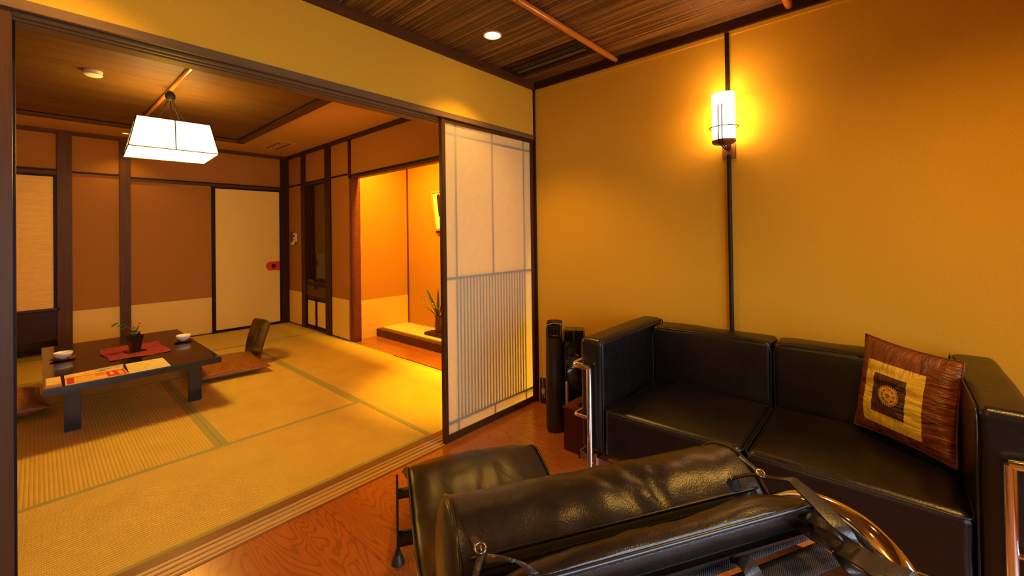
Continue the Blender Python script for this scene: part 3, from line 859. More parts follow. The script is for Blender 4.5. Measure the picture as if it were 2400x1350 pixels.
sheet('brochure', 'cream text sheet at the right end of the row of brochures', [(-1.925, 1.702), (-1.722, 1.703), (-1.721, 1.989), (-1.915, 1.992)], .3205, .002,
      sheet_mat('text_print', (.74, .66, .34), [], (.13, .10, .05), 5.7, (.9, 1.2)))
nt = thing('note_holder', 'small brown folder with a cream card at the left front corner of the table', 'folder', (-2.245, 1.825, .3205))
build('cover', B(-2.278, -2.212, 1.700, 1.955, .3205, .3265, .001), wood('folder_wood', (.35, .15, .05), (.5, .24, .09), 'x'), nt)
mb = MB().grid(lambda u, v: Vector((-2.272 + .058 * u, 1.755 + .19 * v, .3275)), 4, 4, uv=True)
o = build('card', mb, sheet_mat('card_print', (.80, .66, .32), [], (.12, .07, .03), 2.2, (.15, .8)), nt); s_ = o.modifiers.new('s', 'SOLIDIFY'); s_.thickness = .001

# floor cushions
def zabuton(label, cx, cy, rz, hx, hy, h, mat_):
    r = thing('floor_cushion', label, 'cushion', (cx, cy, 0), rz, 'brown satin floor cushions by the low table')
    mb = MB()
    def mk(sgn):
        def fn(u, v):
            a, b = u * 2 - 1, v * 2 - 1
            e = (1 - abs(a) ** 2.6) * (1 - abs(b) ** 2.6)
            pin = 1 - .07 * (1 - abs(a) ** 2) * (abs(b) ** 3); pin2 = 1 - .07 * (1 - abs(b) ** 2) * (abs(a) ** 3)
            x, y = a * hx * pin2, b * hy * pin
            z = h * .5 + sgn * h * .5 * max(0, e) ** .42
            if sgn > 0: z += .006 * noise.noise(Vector((x * 11, y * 5, 1))) * e
            return Vector((x, y, max(0.001, z - (0 if sgn > 0 else 0))))
        return fn
    mb.grid(mk(1), 40, 40); mb.grid(mk(-1), 40, 40)
    build('satin_cover', mb, mat_, r, smooth='all', world=False)
    pp = [(hx * a * (1 - .07 * (1 - b * b)), hy * b * (1 - .07 * (1 - a * a)), h * .5) for a, b in
          [(-1 + 2 * k / 12, -1) for k in range(12)] + [(1, -1 + 2 * k / 12) for k in range(12)] + [(1 - 2 * k / 12, 1) for k in range(12)] + [(-1, 1 - 2 * k / 12) for k in range(12)]]
    build('seam_piping', MB().tube(pp, .0035, 6, True), satin('seam_satin', (.30, .12, .04), (.42, .18, .07)), r, smooth='all', world=False)
    return r
zabuton('brown satin floor cushion in front of the dark chair back, right of the table', -1.20, 2.52, math.radians(-4), .26, .33, .098, M['brown_satin'])
zabuton('brown satin floor cushion left of the table, cut off by the door frame', -2.54, 2.56, math.radians(5), .27, .30, .135, M['brown_satin'])
# legless chair
zc = thing('legless_chair', 'dark wooden legless floor chair with slotted back behind the right cushion', 'chair', (-.95, 2.66, 0))
def zback():
    mb = MB(); nY, nZ = 34, 26; W = .225
    y0 = 2.655
    def P(u, t, off):
        yy = (u * 2 - 1) * W * (.92 + .08 * t)
        z = .03 + .335 * t
        if t > .86: yy *= 1 - .10 * ((t - .86) / .14) ** 2
        x = -.965 + .085 * t ** 1.6 + .035 * (1 - (2 * u - 1) ** 2) + off
        return Vector((x, y0 + yy, z))
    F = [[mb.bm.verts.new(P(i / nY, j / nZ, 0)) for j in range(nZ + 1)] for i in range(nY + 1)]
    Bk = [[mb.bm.verts.new(P(i / nY, j / nZ, .010)) for j in range(nZ + 1)] for i in range(nY + 1)]
    slots = {12, 15, 18, 21}
    def hole(i, j): return i in slots and 7 <= j <= 19
    def q(a, b, c, d): mb.bm.faces.new((a, b, c, d))
    for i in range(nY):
        for j in range(nZ):
            if hole(i, j): continue
            q(F[i][j], F[i + 1][j], F[i + 1][j + 1], F[i][j + 1]); q(Bk[i][j], Bk[i][j + 1], Bk[i + 1][j + 1], Bk[i + 1][j])
            for (di, dj, a, b) in ((-1, 0, (i, j), (i, j + 1)), (1, 0, (i + 1, j), (i + 1, j + 1)), (0, -1, (i, j), (i + 1, j)), (0, 1, (i, j + 1), (i + 1, j + 1))):
                ii, jj = i + di, j + dj
                if ii < 0 or jj < 0 or ii >= nY or jj >= nZ or hole(ii, jj):
                    q(F[a[0]][a[1]], F[b[0]][b[1]], Bk[b[0]][b[1]], Bk[a[0]][a[1]])
    return mb
zw = wood('dark_bentwood', (.018, .010, .006), (.06, .03, .014), 'z', rough=.25, coat=.4)
build('backrest', zback(), zw, zc, smooth=True)
sp = MB(); 
sp.box(-1.40, -.972, 2.47, 2.84, .002, .014, .003)
for y in (2.46, 2.85): sp.tube([(-1.0, y, .01), (-.975, y, .014), (-.962, y, .03), (-.958, y, .06)], .008, 8)
build('seat_board', sp, zw, zc)

# pendant lantern
PC = (-1.648, 2.108)
pd = thing('pendant_lantern', 'lit square paper lantern hanging on chains from the cedar ceiling', 'pendant lamp', (PC[0], PC[1], 1.77), math.radians(-3.2))
hb_, ht_, H = .2465, .2025, .213
def quad(mb, a, b, c, d): mb.bm.faces.new([mb.bm.verts.new(p) for p in (a, b, c, d)])
cb_ = [Vector((sx * hb_, sy * (hb_ + .030), 0)) for sx, sy in ((-1, -1), (1, -1), (1, 1), (-1, 1))]
ct_ = [Vector((sx * ht_, sy * (ht_ + .030), H)) for sx, sy in ((-1, -1), (1, -1), (1, 1), (-1, 1))]
pmb = MB()
for i in range(4): quad(pmb, cb_[i], cb_[(i + 1) % 4], ct_[(i + 1) % 4], ct_[i])
quad(pmb, *[c + Vector((0, 0, .001)) for c in cb_])
build('paper_shade', pmb, M['pend_paper'], pd, world=False)
fr = MB(); r_ = .0032
for i in range(4):
    fr.tube([cb_[i], cb_[(i + 1) % 4]], r_, 6); fr.tube([ct_[i], ct_[(i + 1) % 4]], r_, 6); fr.tube([cb_[i], ct_[i]], r_, 6)
    fr.tube([(cb_[i] + cb_[(i + 1) % 4]) / 2, (ct_[i] + ct_[(i + 1) % 4]) / 2], r_, 6)
build('frame', fr, M['iron'], pd, world=False)
hz = 2.205 - 1.77
Lp = D.lights.new('lantern_bulb', 'POINT'); Lp.energy = 8; Lp.color = (1, .45, .035); Lp.shadow_soft_size = .03
lo = D.objects.new('lantern_bulb', Lp); COL.objects.link(lo); lo.location = (0, 0, .09); lo.parent = pd
Lq = D.lights.new('lantern_fill', 'POINT'); Lq.energy = 52; Lq.color = (1, .50, .05); Lq.shadow_soft_size = .10  # added unseen point light under the shade, stands in for the paper's output
lo = D.objects.new('lantern_fill', Lq); COL.objects.link(lo); lo.location = (0, 0, -.115); lo.parent = pd
ch = MB()
def chain(a, b):
    a, b = Vector(a), Vector(b); n = int((b - a).length / .017); d = (b - a).normalized()
    s1 = d.cross(Vector((0, 1, 0))).normalized(); s2 = d.cross(s1)
    for i in range(n):
        c = a + (b - a) * ((i + .5) / n); sd = s1 if i % 2 else s2
        ch.tube([c + d * .011 * math.cos(t) + sd * .005 * math.sin(t) for t in [2 * pi * k / 10 for k in range(10)]], .0016, 5, True)
for sx, sy in ((-1, -1), (1, -1), (1, 1), (-1, 1)): chain((sx * .010, sy * .010, hz - .025), (sx * .085, sy * .085, H + .005))
build('chain', ch, M['iron'], pd, world=False)
cr_ = MB(); cr_.tube([(0, 0, hz - .02), (.004, .0, hz - .09), (.006, .0, H + .08), (0, 0, H - .02)], .0035, 8); cr_.tube([(-.085, -.085, H + .005), (.085, .085, H + .005)], .003, 6); cr_.tube([(-.085, .085, H + .005), (.085, -.085, H + .005)], .003, 6)
build('cord', cr_, M['iron'], pd, world=False, smooth=True)
hk = MB(); hk.lathe([(.012, hz + .022), (.030, hz + .018), (.032, hz - .006), (.022, hz - .028), (.010, hz - .032)], (0, 0, 0), 20); hk.box(-.02, .02, -.012, .012, hz + .015, hz + .032)
build('ceiling_hook', hk, M['iron'], pd, world=False, smooth=True)

sd = thing('smoke_detector', 'round ivory smoke detector on the cedar ceiling left of the lantern', 'smoke detector', (-2.055, 2.07, 2.268))
build('base', MB().lathe([(.047, 0), (.047, -.008), (.044, -.022)], (-2.055, 2.07, 2.268), 32), M['smoke_white'], sd, smooth=True)
build('cover', MB().lathe([(.046, -.022), (.047, -.026), (.040, -.031), (.036, -.033), (.0, -.034)], (-2.055, 2.07, 2.268), 32, cap=False), M['smoke_white'], sd, smooth=True)

def downlight(label, x, y, z, r, bulb, power, cone, blend, col, ringm, tilt=0):
    o = thing('ceiling_downlight', label, 'downlight', (x, y, z))
    build('ring', MB().lathe([(r * .80, -.001), (r * .84, -.004), (r, -.003), (r, .001)], (x, y, z), 40), ringm, o, smooth=True)
    build('lens', MB().lathe([(.001, -.0015), (r * .80, -.0015)], (x, y, z), 40, cap=False), bulb, o)
    if power:
        L = D.lights.new('downlight_lamp', 'SPOT'); L.energy = power; L.spot_size = math.radians(cone); L.spot_blend = blend; L.color = col; L.shadow_soft_size = .03
        lo = D.objects.new('downlight_lamp', L); COL.objects.link(lo); lo.location = (0, 0, -.012); lo.rotation_euler = (0, -math.radians(tilt), 0); lo.parent = o
    return o
WARM = (1, .50, .085)
downlight('lit round recessed downlight in the reed ceiling near the bamboo pole', -.715, -.30, ZC, .050, M['bulb'], 50, 103, .6, WARM, plain('downlight_ring', (.7, .5, .3), .3))
downlight('added fill downlight, out of view in the reed ceiling over the viewpoint', -2.3, -1.55, ZC, .050, M['bulb'], 15, 150, 1.0, WARM, M['bronze'])  # added wide lamp above the camera, general fill for the front room
downlight('recessed downlight in the reed ceiling above the left end of the door track', -2.25, -.30, ZC, .050, M['bulb'], 36, 103, .6, WARM, M['bronze'])
downlight('added fill downlight, out of view behind the viewpoint, brightening the sofa wall', -.95, -2.2, ZC, .050, M['bulb'], 80, 138, 1.0, WARM, M['bronze'], 6)  # added unseen lamp, fills the sofa wall and seats
downlight('tiny recessed downlight in the woven ceiling beside the lantern', -1.690, 4.07, 2.262, .035, M['bulb_dim'], 14, 110, .6, WARM, M['bronze'])

downlight('recessed downlight in the woven ceiling behind the paper door, over the alcove edge', -.10, .66, 2.262, .045, M['bulb'], 480, 46, .85, (1, .47, .02), M['bronze'])

# picture in alcove
pic = thing('framed_picture', 'gold-framed picture leaning out from the alcove back wall, half hidden by the paper door', 'picture', (.75, 1.80, 1.21))
def tilt(mb): mb.bm.transform(Matrix.Translation((.755, 0, 1.212)) @ Matrix.Rotation(math.radians(-7.5), 4, 'Y')); return mb
f = MB(); y1_, y0_ = 2.070, 1.45; w_ = .026; hh = .455
f.box(-.016, 0, y1_ - w_, y1_, 0, hh, .002); f.box(-.016, 0, y0_, y0_ + w_, 0, hh, .002); f.box(-.016, 0, y0_ + w_, y1_ - w_, 0, w_, .002); f.box(-.016, 0, y0_ + w_, y1_ - w_, hh - w_, hh, .002)
build('frame', tilt(f), wood('gilt_frame', (.55, .25, .06), (.7, .36, .1), 'z'), pic)
build('paper', tilt(B(-.008, -.002, y0_ + w_, y1_ - w_, w_, hh - w_)), plain('picture_paper', (.85, .80, .55), .6), pic)
build('brush_stroke', tilt(MB().poly([(1.975, .16), (1.972, .40), (1.93, .42), (1.90, .30), (1.93, .17)], -.0088, -.008, 'yz')), M['dwood_z'], pic)
tag(build('picture_ledge', B(.735, .765, 1.47, 2.045, 1.188, 1.206, .002), M['dwood_y'], None), 'thin dark ledge strip under the framed picture in the alcove', 'ledge')
# board and flower vase in the alcove
tag(build('display_board', B(.470, .640, 1.50, 1.93, .0895, .120, .002), M['dwood_y'], None), 'dark wooden display board on the alcove mat under the bronze vase', 'board')
av = thing('ikebana_vase', 'dark bronze vase with iris leaves and yellow flowers in the alcove', 'vase', (.555, 1.795, .120))
build('vessel', MB().lathe([(.034, 0), (.036, .01), (.030, .05), (.027, .10), (.030, .155), (.036, .175), (.033, .176), (.026, .15), (.022, .1)], (.555, 1.795, .12), 24), plain('bronze_vessel', (.10, .045, .022), .4, .4), av, smooth=True)
hd = MB(); hd.tube([(.555, 1.832, .135), (.555, 1.85, .17), (.555, 1.838, .24), (.555, 1.828, .28)], .004, 8)
hd.tube([(.555, 1.80, .29), (.54, 1.82, .33), (.54, 1.80, .38), (.545, 1.77, .37), (.55, 1.775, .30)], .003, 6)
build('handle', hd, M['bronze'], av, smooth=True)
o = leaves('iris_leaf', [((0, 0, .17), (.0, .205, .455), .022, -.00, 14), ((0, 0, .17), (.02, .02, .46), .014, 0, 12), ((0, 0, .16), (0, .24, .285), .008, .03, 12), ((0, -.01, .16), (.02, -.08, .40), .016, 0, 12)], av)
gr = MB(); gr.tube([(0, 0, .17), (0, .10, .30), (0, .20, .365), (0, .27, .36), (0, .31, .315)], .0012, 5); gr.tube([(0, 0, .17), (0, .06, .24), (0, .09, .255)], .0015, 5); gr.tube([(0, 0, .17), (-.01, .04, .25), (-.01, .05, .285)], .0015, 5)
gr.tube([(0, 0, .16), (-.01, .03, .21), (-.01, .06, .225)], .0015, 5)
build('grass_stem', gr, M['green'], av, world=False, smooth=True)
fl_ = []
for i in range(22):
    a = random.uniform(0, 2 * pi); z = random.uniform(.17, .26); fl_.append(((0, random.uniform(-.01, .03), z), (.02 * math.cos(a), .01 + .035 * math.sin(a), z + random.uniform(-.01, .03)), .006, .004))
leaves('foliage', fl_, av)
for (yy, zz) in ((.105, .258), (.075, .292), (.080, .250), (.066, .222), (.05, .262)):
    fm = MB()
    for rg_ in range(2):
        for i in range(6):
            a = 2 * pi * i / 6 + rg_ * .5; fm_r = .016 - .004 * rg_
            leaf(fm, (-.01, yy, zz), (-.01 - .004, yy + fm_r * math.cos(a), zz + fm_r * math.sin(a)), .006, 0, 4)
    build('yellow_blossom', fm, M['yellow'], av, world=False, smooth='all')

# ================================================================== WALL LAMP
rod = MB().tube([(-.012, -1.243, .36), (-.012, -1.243, 1.53)], .010, 14); rod.tube([(-.012, -1.243, 1.56), (-.012, -1.243, 2.140)], .010, 14)
tag(build('wall_conduit_pole', rod, M['iron'], None, smooth=True), 'thin black vertical pole on the wall behind the wall lamp, down to the sofa', 'pole')
sc = thing('wall_lamp', 'lit frosted glass cylinder wall lamp on a black pole above the sofa', 'wall lamp', (0, -1.242, 1.55))
SX, SY = -.092, -1.243
build('backplate', B(-.008, 0.0, -1.273, -1.212, 1.512, 1.59, .002), M['bronze'], sc)
build('screw', MB().lathe([(.004, -.003), (.004, .001)], (-.008, -1.243, 1.53), 12, 'x'), M['iron'], sc)
build('glass_shade', MB().lathe([(.0475, 1.588), (.0505, 1.59), (.0505, 1.815), (.047, 1.815), (.047, 1.60), (.001, 1.60)], (SX, SY, 0), 48, cap=False), M['sconce_glass'], sc, smooth=True)
build('holder_cup', MB().lathe([(.010, 1.568), (.046, 1.575), (.053, 1.582), (.053, 1.592), (.048, 1.592)], (SX, SY, 0), 40), M['bronze'], sc, smooth=True)
rg_ = MB().tube([(SX + .063 * math.cos(t), SY + .063 * math.sin(t), 1.652) for t in [2 * pi * k / 48 for k in range(48)]], .0025, 8, True)
build('ring', rg_, M['iron'], sc, smooth=True)
arm = MB()
for dy in (-.009, .009):
    ax_ = SX - .058
    arm.tube([(ax_, SY + dy * .9, 1.755), (ax_, SY + dy * .9, 1.60), (ax_ + .004, SY + dy * .9, 1.572), (-.06, SY + dy * .3, 1.553), (-.01, SY, 1.553)], .0028, 8)
build('arm', arm, M['iron'], sc, smooth=True)

sl = sc.copy(); COL.objects.link(sl); sl.matrix_basis = Matrix.Translation((XL, -1.45, 1.55)) @ Matrix.Rotation(pi, 4, 'Z')  # added copy of the lamp, out of view, to brighten the sofa wall
sl['label'] = 'added out-of-view copy of the wall lamp, fill light from the left wall'
for c_ in list(sc.children):
    d_ = c_.copy(); COL.objects.link(d_); d_.parent = sl
Ls = D.lights.new('left_wall_fill', 'POINT'); Ls.energy = 11; Ls.color = (1, .50, .085); Ls.shadow_soft_size = .06  # added fill light, hangs in front of the copied glass
lo = D.objects.new('left_wall_fill', Ls); COL.objects.link(lo); lo.location = (-.22, 0, .12); lo.parent = sl

# ================================================================== SOFA
SF = thing('leather_sofa', 'black leather two-seat sofa in a chrome tube frame against the right wall', 'sofa', (-.38, -1.447, 0))
def piping(mb, pts, r=.0034): return mb.tube(pts, r, 8)
def rect_loop(plane, c, a, b, r, off, n=5):
    """rounded rectangle loop; plane in 'yz','xy','xz'; c centre; a,b half sizes"""
    out = []
    for (sx_, sy_, a0) in ((1, 1, 0), (-1, 1, pi / 2), (-1, -1, pi), (1, -1, 1.5 * pi)):
        for k in range(n + 1):
            t = a0 + pi / 2 * k / n
            p = (sx_ * (a - r) + r * math.cos(t), sy_ * (b - r) + r * math.sin(t))
            out.append(p)
    P = {'yz': lambda u, v: (c[0] + off, c[1] + u, c[2] + v), 'xy': lambda u, v: (c[0] + u, c[1] + v, c[2] + off), 'xz': lambda u, v: (c[0] + u, c[1] + off, c[2] + v)}[plane]
    return [P(*p) for p in out]
# arms (tall slabs)
for (y0, y1, sg, sdn) in ((-.908, -.797, -1, 1), (-2.108, -1.992, 1, 5)):
    cy_ = (y0 + y1) / 2; hy_ = (y1 - y0) / 2
    cx_, hx_ = -.372, .328; cz_, hz_ = .445, .245
    a_ = build('arm_cushion', MB().rbox((cx_, cy_, cz_), (hx_, hy_, hz_), .024, (.006, .008, .006), 9, .003, sdn), M['leather'], SF, smooth='all')
    yi = y0 if sg < 0 else y1
    lp = rect_loop('xz', (cx_, yi, cz_), hx_ - .004, hz_ - .004, .03, 0)
    build('piping', MB().tube(lp, .003, 8, True), M['piping'], a_, smooth='all')
# seat cushions
for (y0, y1, sdn) in ((-1.446, -.910, 2), (-1.990, -1.450, 3)):
    cy_ = (y0 + y1) / 2; hy_ = (y1 - y0) / 2 - .001
    a_ = build('seat_cushion', MB().rbox((-.452, cy_, .298), (.252, hy_, .106), .028, (.004, .0, .012), 10, .0035, sdn), M['leather'], SF, smooth='all')
    lp = rect_loop('xy', (-.452, cy_, .394), .252, hy_ - .001, .03, 0)
    build('piping', MB().tube(lp, .0032, 8, True), M['piping'], a_, smooth='all')
# back cushions
for (y0, y1, sdn) in ((-1.446, -.910, 6), (-1.990, -1.450, 7)):
    cy_ = (y0 + y1) / 2; hy_ = (y1 - y0) / 2 - .001
    a_ = build('back_cushion', MB().rbox((-.124, cy_, .440), (.078, hy_, .230), .022, (.010, 0, .010), 10, .004, sdn), M['leather'], SF, smooth='all')
    lp = rect_loop('yz', (-.196, cy_, .440), hy_ - .004, .226, .04, 0)
    build('piping', MB().tube(lp, .0032, 8, True), M['piping'], a_, smooth='all')
build('seat_base', B(-.690, -.06, -1.99, -.91, .199, .206), M['leather'], SF)
# chrome frame
def arcpts(c, r, a0, a1, ax, n=6): return []
for sg in (1, -1):
    yl = -.862 if sg > 0 else -2.043          # front leg
    yo = -.784 if sg > 0 else -2.121          # outer side
    R = .0125; xf = -.730
    build('leg', MB().tube([(xf, yl, 0.001), (xf, yl, .562), (xf, yl, .572)], R, 18), M['chrome'], SF, smooth=True)
    build('leg', MB().tube([(-.055, yl, 0.001), (-.055, yl, .572)], R, 18), M['chrome'], SF, smooth=True)
    s2 = 1 if sg > 0 else -1
    top = [(xf, yl - s2 * .002, .572), (xf, yl + s2 * .03, .575), (xf, yo - s2 * .018, .575), (xf + .004, yo - s2 * .006, .575), (xf + .016, yo, .575), (xf + .05, yo, .575), (-.09, yo, .575), (-.062, yo - s2 * .008, .575), (-.055, yo - s2 * .03, .575), (-.055, yl, .573)]
    build('top_rail', MB().tube(top, R, 16), M['chrome'], SF, smooth=True)
    low = [(xf, yl, .357), (xf, yo - s2 * .016, .357), (xf + .004, yo - s2 * .005, .357), (xf + .014, yo, .357), (-.08, yo, .357), (-.058, yo - s2 * .006, .357), (-.055, yl, .357)]
    build('side_rail', MB().tube(low, .0075, 14), M['chrome'], SF, smooth=True)
bf = MB(); zt, zb = .198, .166
bf.box(-.726, -.720, -2.115, -.80, zb, zt); bf.box(-.726, -.05, -.806, -.80, zb, zt); bf.box(-.726, -.05, -2.115, -2.109, zb, zt); bf.box(-.056, -.05, -2.109, -.806, zb, zt)
bf.box(-.722, -.69, -2.109, -.806, zb, zb + .004)
build('base_frame', bf, plain('brushed_chrome', (.75, .72, .70), .22, 1), SF)
build('frame_clamp', MB().box(-.735, -.722, -.895, -.878, .165, .215, .002).box(-.735, -.722, -2.027, -2.01, .165, .215, .002), M['chrome'], SF)
# throw pillow
TL, TR, BR, BL = Vector((-.235, -1.762, .758)), Vector((-.405, -2.000, .735)), Vector((-.470, -1.975, .425)), Vector((-.270, -1.724, .425))
ctr = (TL + TR + BR + BL) / 4
pw = thing('throw_pillow', 'brown satin throw pillow with gold square and round emblem on the sofa', 'pillow', tuple(ctr))
nrm = ((TR - TL).cross(BL - TL)).normalized()
if nrm.x > 0: nrm = -nrm
def pil(sgn):
    def fn(u, v):
        a, b = 2 * u - 1, 2 * v - 1
        p = (BL.lerp(BR, u)).lerp(TL.lerp(TR, u), v)
        e = (1 - abs(a) ** 2.4) * (1 - abs(b) ** 2.4)
        cc = ctr; k1 = 1 - .06 * (1 - a * a) * abs(b) ** 3 - .06 * (1 - b * b) * abs(a) ** 3
        p = cc + (p - cc) * k1
        th = .058 * max(0, e) ** .55
        if sgn > 0: th += .006 * noise.noise(Vector((u * 3, v * 14, 4))) * e ** .5
        return p + nrm * sgn * th
    return fn
pm = MB().grid(pil(1), 44, 44, uv=True); build('front_cover', pm, M['pillow'], pw, smooth='all')
pm = MB().grid(pil(-1), 30, 30, uv=True); build('back_cover', pm, plain('grey_violet_satin', (.22, .15, .17), .4), pw, smooth='all', label='greyish violet back cover')
ed = []
fn = pil(1)
for k in range(20): ed.append(fn(k / 20, 0))
for k in range(20): ed.append(fn(1, k / 20))
for k in range(20): ed.append(fn(1 - k / 20, 1))
for k in range(20): ed.append(fn(0, 1 - k / 20))
build('seam_piping', MB().tube(ed, .003, 6, True), satin('dark_brown_satin', (.10, .028, .010), (.18, .05, .016)), pw, smooth='all')

# ================================================================== AIR PURIFIER + BOX
ap = thing('air_purifier', 'tall black air purifier with cord over its top, in the corner beside the sofa', 'air purifier', (-.375, -.335, 0))
def rr(x0, x1, y0, y1, r, n=6):
    out = []
    for cx, cy, a0 in ((x1 - r, y1 - r, 0), (x0 + r, y1 - r, pi / 2), (x0 + r, y0 + r, pi), (x1 - r, y0 + r, 1.5 * pi)):
        for k in range(n + 1): t = a0 + pi / 2 * k / n; out.append((cx + r * math.cos(t), cy + r * math.sin(t)))
    return out
# matte side column with sloped control top
col_ = MB(); o1 = rr(-.375, -.18, -.435, -.335, .045)
n_ = len(o1); lv = []
for i_, (z, k_) in enumerate(((.0, .90), (.012, .97), (.03, 1), (.3, 1.0), (.53, .96))):
    lv.append([col_.bm.verts.new((-.2525 + (x + .2525) * k_, -.385 + (y + .385) * k_, z)) for x, y in o1])
lv.append([col_.bm.verts.new((-.2525 + (x + .2525) * .95, -.385 + (y + .385) * .94, .545 + .075 * max(0, min(1, (x + .375) / .11)))) for x, y in o1])
for A, B_ in zip(lv, lv[1:]):
    for j in range(n_): col_.bm.faces.new((A[j], A[(j + 1) % n_], B_[(j + 1) % n_], B_[j]))
col_.bm.faces.new(lv[0][::-1]); col_.bm.faces.new(lv[-1])
build('side_column', col_, M['matte'], ap, smooth=True)
pan = MB().poly([(-.368, .5515), (-.275, .6165), (-.275, .6195), (-.368, .5545)], -.42, -.35, 'xz'); cpn = build('control_panel', pan, M['gloss'], ap)
ic = MB()
for a_ in range(4):
    for b_ in range(3):
        x = -.355 + a_ * .018; zt_ = .5545 + (x + .368) / .093 * .065
        ic.box(x, x + .006, -.410 + b_ * .02, -.402 + b_ * .02, zt_, zt_ + .0022)
ic.box(-.362, -.352, -.412, -.375, .5575, .5625)
build('panel_icons', ic, plain('icon_print', (.10, .09, .08), .5), cpn, label='pale printed button icons')
bd = MB(); o2 = rr(-.362, -.18, -.565, -.436, .03)
lv = []
for z, k_ in ((.0, .92), (.012, .98), (.03, 1), (.50, 1), (.528, .97)):
    lv.append([bd.bm.verts.new((-.245 + (x + .245) * k_, -.52 + (y + .52) * k_, z)) for x, y in o2])
for A, B_ in zip(lv, lv[1:]):
    for j in range(len(o2)): bd.bm.faces.new((A[j], A[(j + 1) % len(o2)], B_[(j + 1) % len(o2)], B_[j]))
bd.bm.faces.new(lv[0][::-1]); bd.bm.faces.new(lv[-1])
build('body', bd, M['gloss'], ap, smooth=True)
build('front_grille', MB().box(-.368, -.36, -.585, -.45, .40, .425, .002).box(-.368, -.36, -.585, -.45, .372, .376), M['matte'], ap)
hood = MB()
for yy in (-.560, -.500, -.445):
    hood.tube([(-.350, yy, .526), (-.345, yy, .548), (-.325, yy, .563), (-.290, yy, .572), (-.250, yy, .574), (-.205, yy, .570), (-.190, yy, .528)], .006, 10)
hood.box(-.300, -.195, -.560, -.445, .566, .578, .004); hood.box(-.215, -.195, -.560, -.445, .528, .575, .003)
build('top_hood', hood, M['gloss'], ap, smooth=True)
stp = [(-.470 + .011, .3950 + 0)]
star = [(-.505 + (.016 if k % 2 == 0 else .009) * math.cos(k * pi / 8), .392 + (.010 if k % 2 == 0 else .006) * math.sin(k * pi / 8)) for k in range(16)]
build('sticker', MB().poly(star, -.3695, -.3685, 'yz'), M['plastic'], ap, label='pale spiky sticker')
build('level_indicator', B(-.3645, -.361, -.462, -.449, .085, .300, .002), plain('grey_white_strip', (.45, .40, .36), .3), ap, label='vertical greyish white strip')
cd = [(-.25, -.515, .583), (-.30, -.50, .60), (-.335, -.46, .615), (-.34, -.42, .625), (-.345, -.375, .628), (-.355, -.335, .610), (-.36, -.318, .575), (-.362, -.315, .50), (-.360, -.310, .42), (-.362, -.318, .37), (-.360, -.318, .30), (-.360, -.322, .25)]
def smooth_path(P, n=6):
    P = [Vector(p) for p in P]; out = []
    for i in range(len(P) - 1):
        p0, p1, p2, p3 = P[max(i - 1, 0)], P[i], P[i + 1], P[min(i + 2, len(P) - 1)]
        for k in range(n):
            f_ = k / n; out.append(.5 * ((2 * p1) + (p2 - p0) * f_ + (2 * p0 - 5 * p1 + 4 * p2 - p3) * f_ * f_ + (3 * p1 - p0 - 3 * p2 + p3) * f_ ** 3))
    out.append(P[-1]); return out
cdo = build('power_cord', MB().tube(smooth_path(cd), .0022, 8), M['cord'], ap, smooth='all')
pg = MB().box(-.367, -.353, -.330, -.312, .222, .252, .003); pg.tube([(-.36, -.326, .222), (-.36, -.327, .200)], .002, 6); pg.tube([(-.36, -.316, .222), (-.36, -.317, .200)], .002, 6)
build('plug', pg, M['cord'], cdo)
ap.location = (-.352, -.335, 0); ap.rotation_euler = (0, 0, math.radians(33))
ap.matrix_basis = Matrix.Translation((-.352, -.335, 0)) @ Matrix.Rotation(math.radians(33), 4, 'Z')
bxo = thing('wooden_waste_box', 'dark red-brown wooden box with a round hole in its top, beside the chrome sofa leg', 'box', (-.355, -.60, 0))
bw = MB(); bw.box(-.434, -.265, -.700, -.517, 0.0, .222, .002)
build('body', bw, M['boxwood'], bxo)
tp = MB(); n_ = 40; hole = [(-.350 + .048 * math.cos(2 * pi * k / n_), -.612 + .048 * math.sin(2 * pi * k / n_)) for k in range(n_)]
def sqp(k):
    a_ = 2 * pi * k / n_; c_, s_ = math.cos(a_), math.sin(a_); m_ = max(abs(c_), abs(s_))
    return (-.350 + c_ / m_ * .086, -.608 + s_ / m_ * .093)
for k in range(n_):
    k2 = (k + 1) % n_; A0, A1, O0, O1 = hole[k], hole[k2], sqp(k), sqp(k2)
    v = [tp.bm.verts.new((*p, z)) for z in (.222, .232) for p in (A0, A1, O1, O0)]
    tp.bm.faces.new(v[4:8]); tp.bm.faces.new(v[0:4][::-1]); tp.bm.faces.new((v[0], v[1], v[5], v[4])); tp.bm.faces.new((v[3], v[2], v[6], v[7]))
build('lid', tp, wood('box_lid_wood', (.11, .028, .014), (.17, .05, .022), 'x', rough=.3), bxo)
build('hole_liner', MB().lathe([(.047, .2225), (.047, .2235), (.001, .2235)], (-.350, -.612, 0), 32, cap=False), M['black'], bxo)

# ================================================================== CHAISE LONGUE
CA = thing('chaise_longue', 'black leather chaise longue with roll headrest and chrome bow frame in the foreground', 'chaise longue', (-1.41877, -1.01838, 0), math.radians(-30.7))
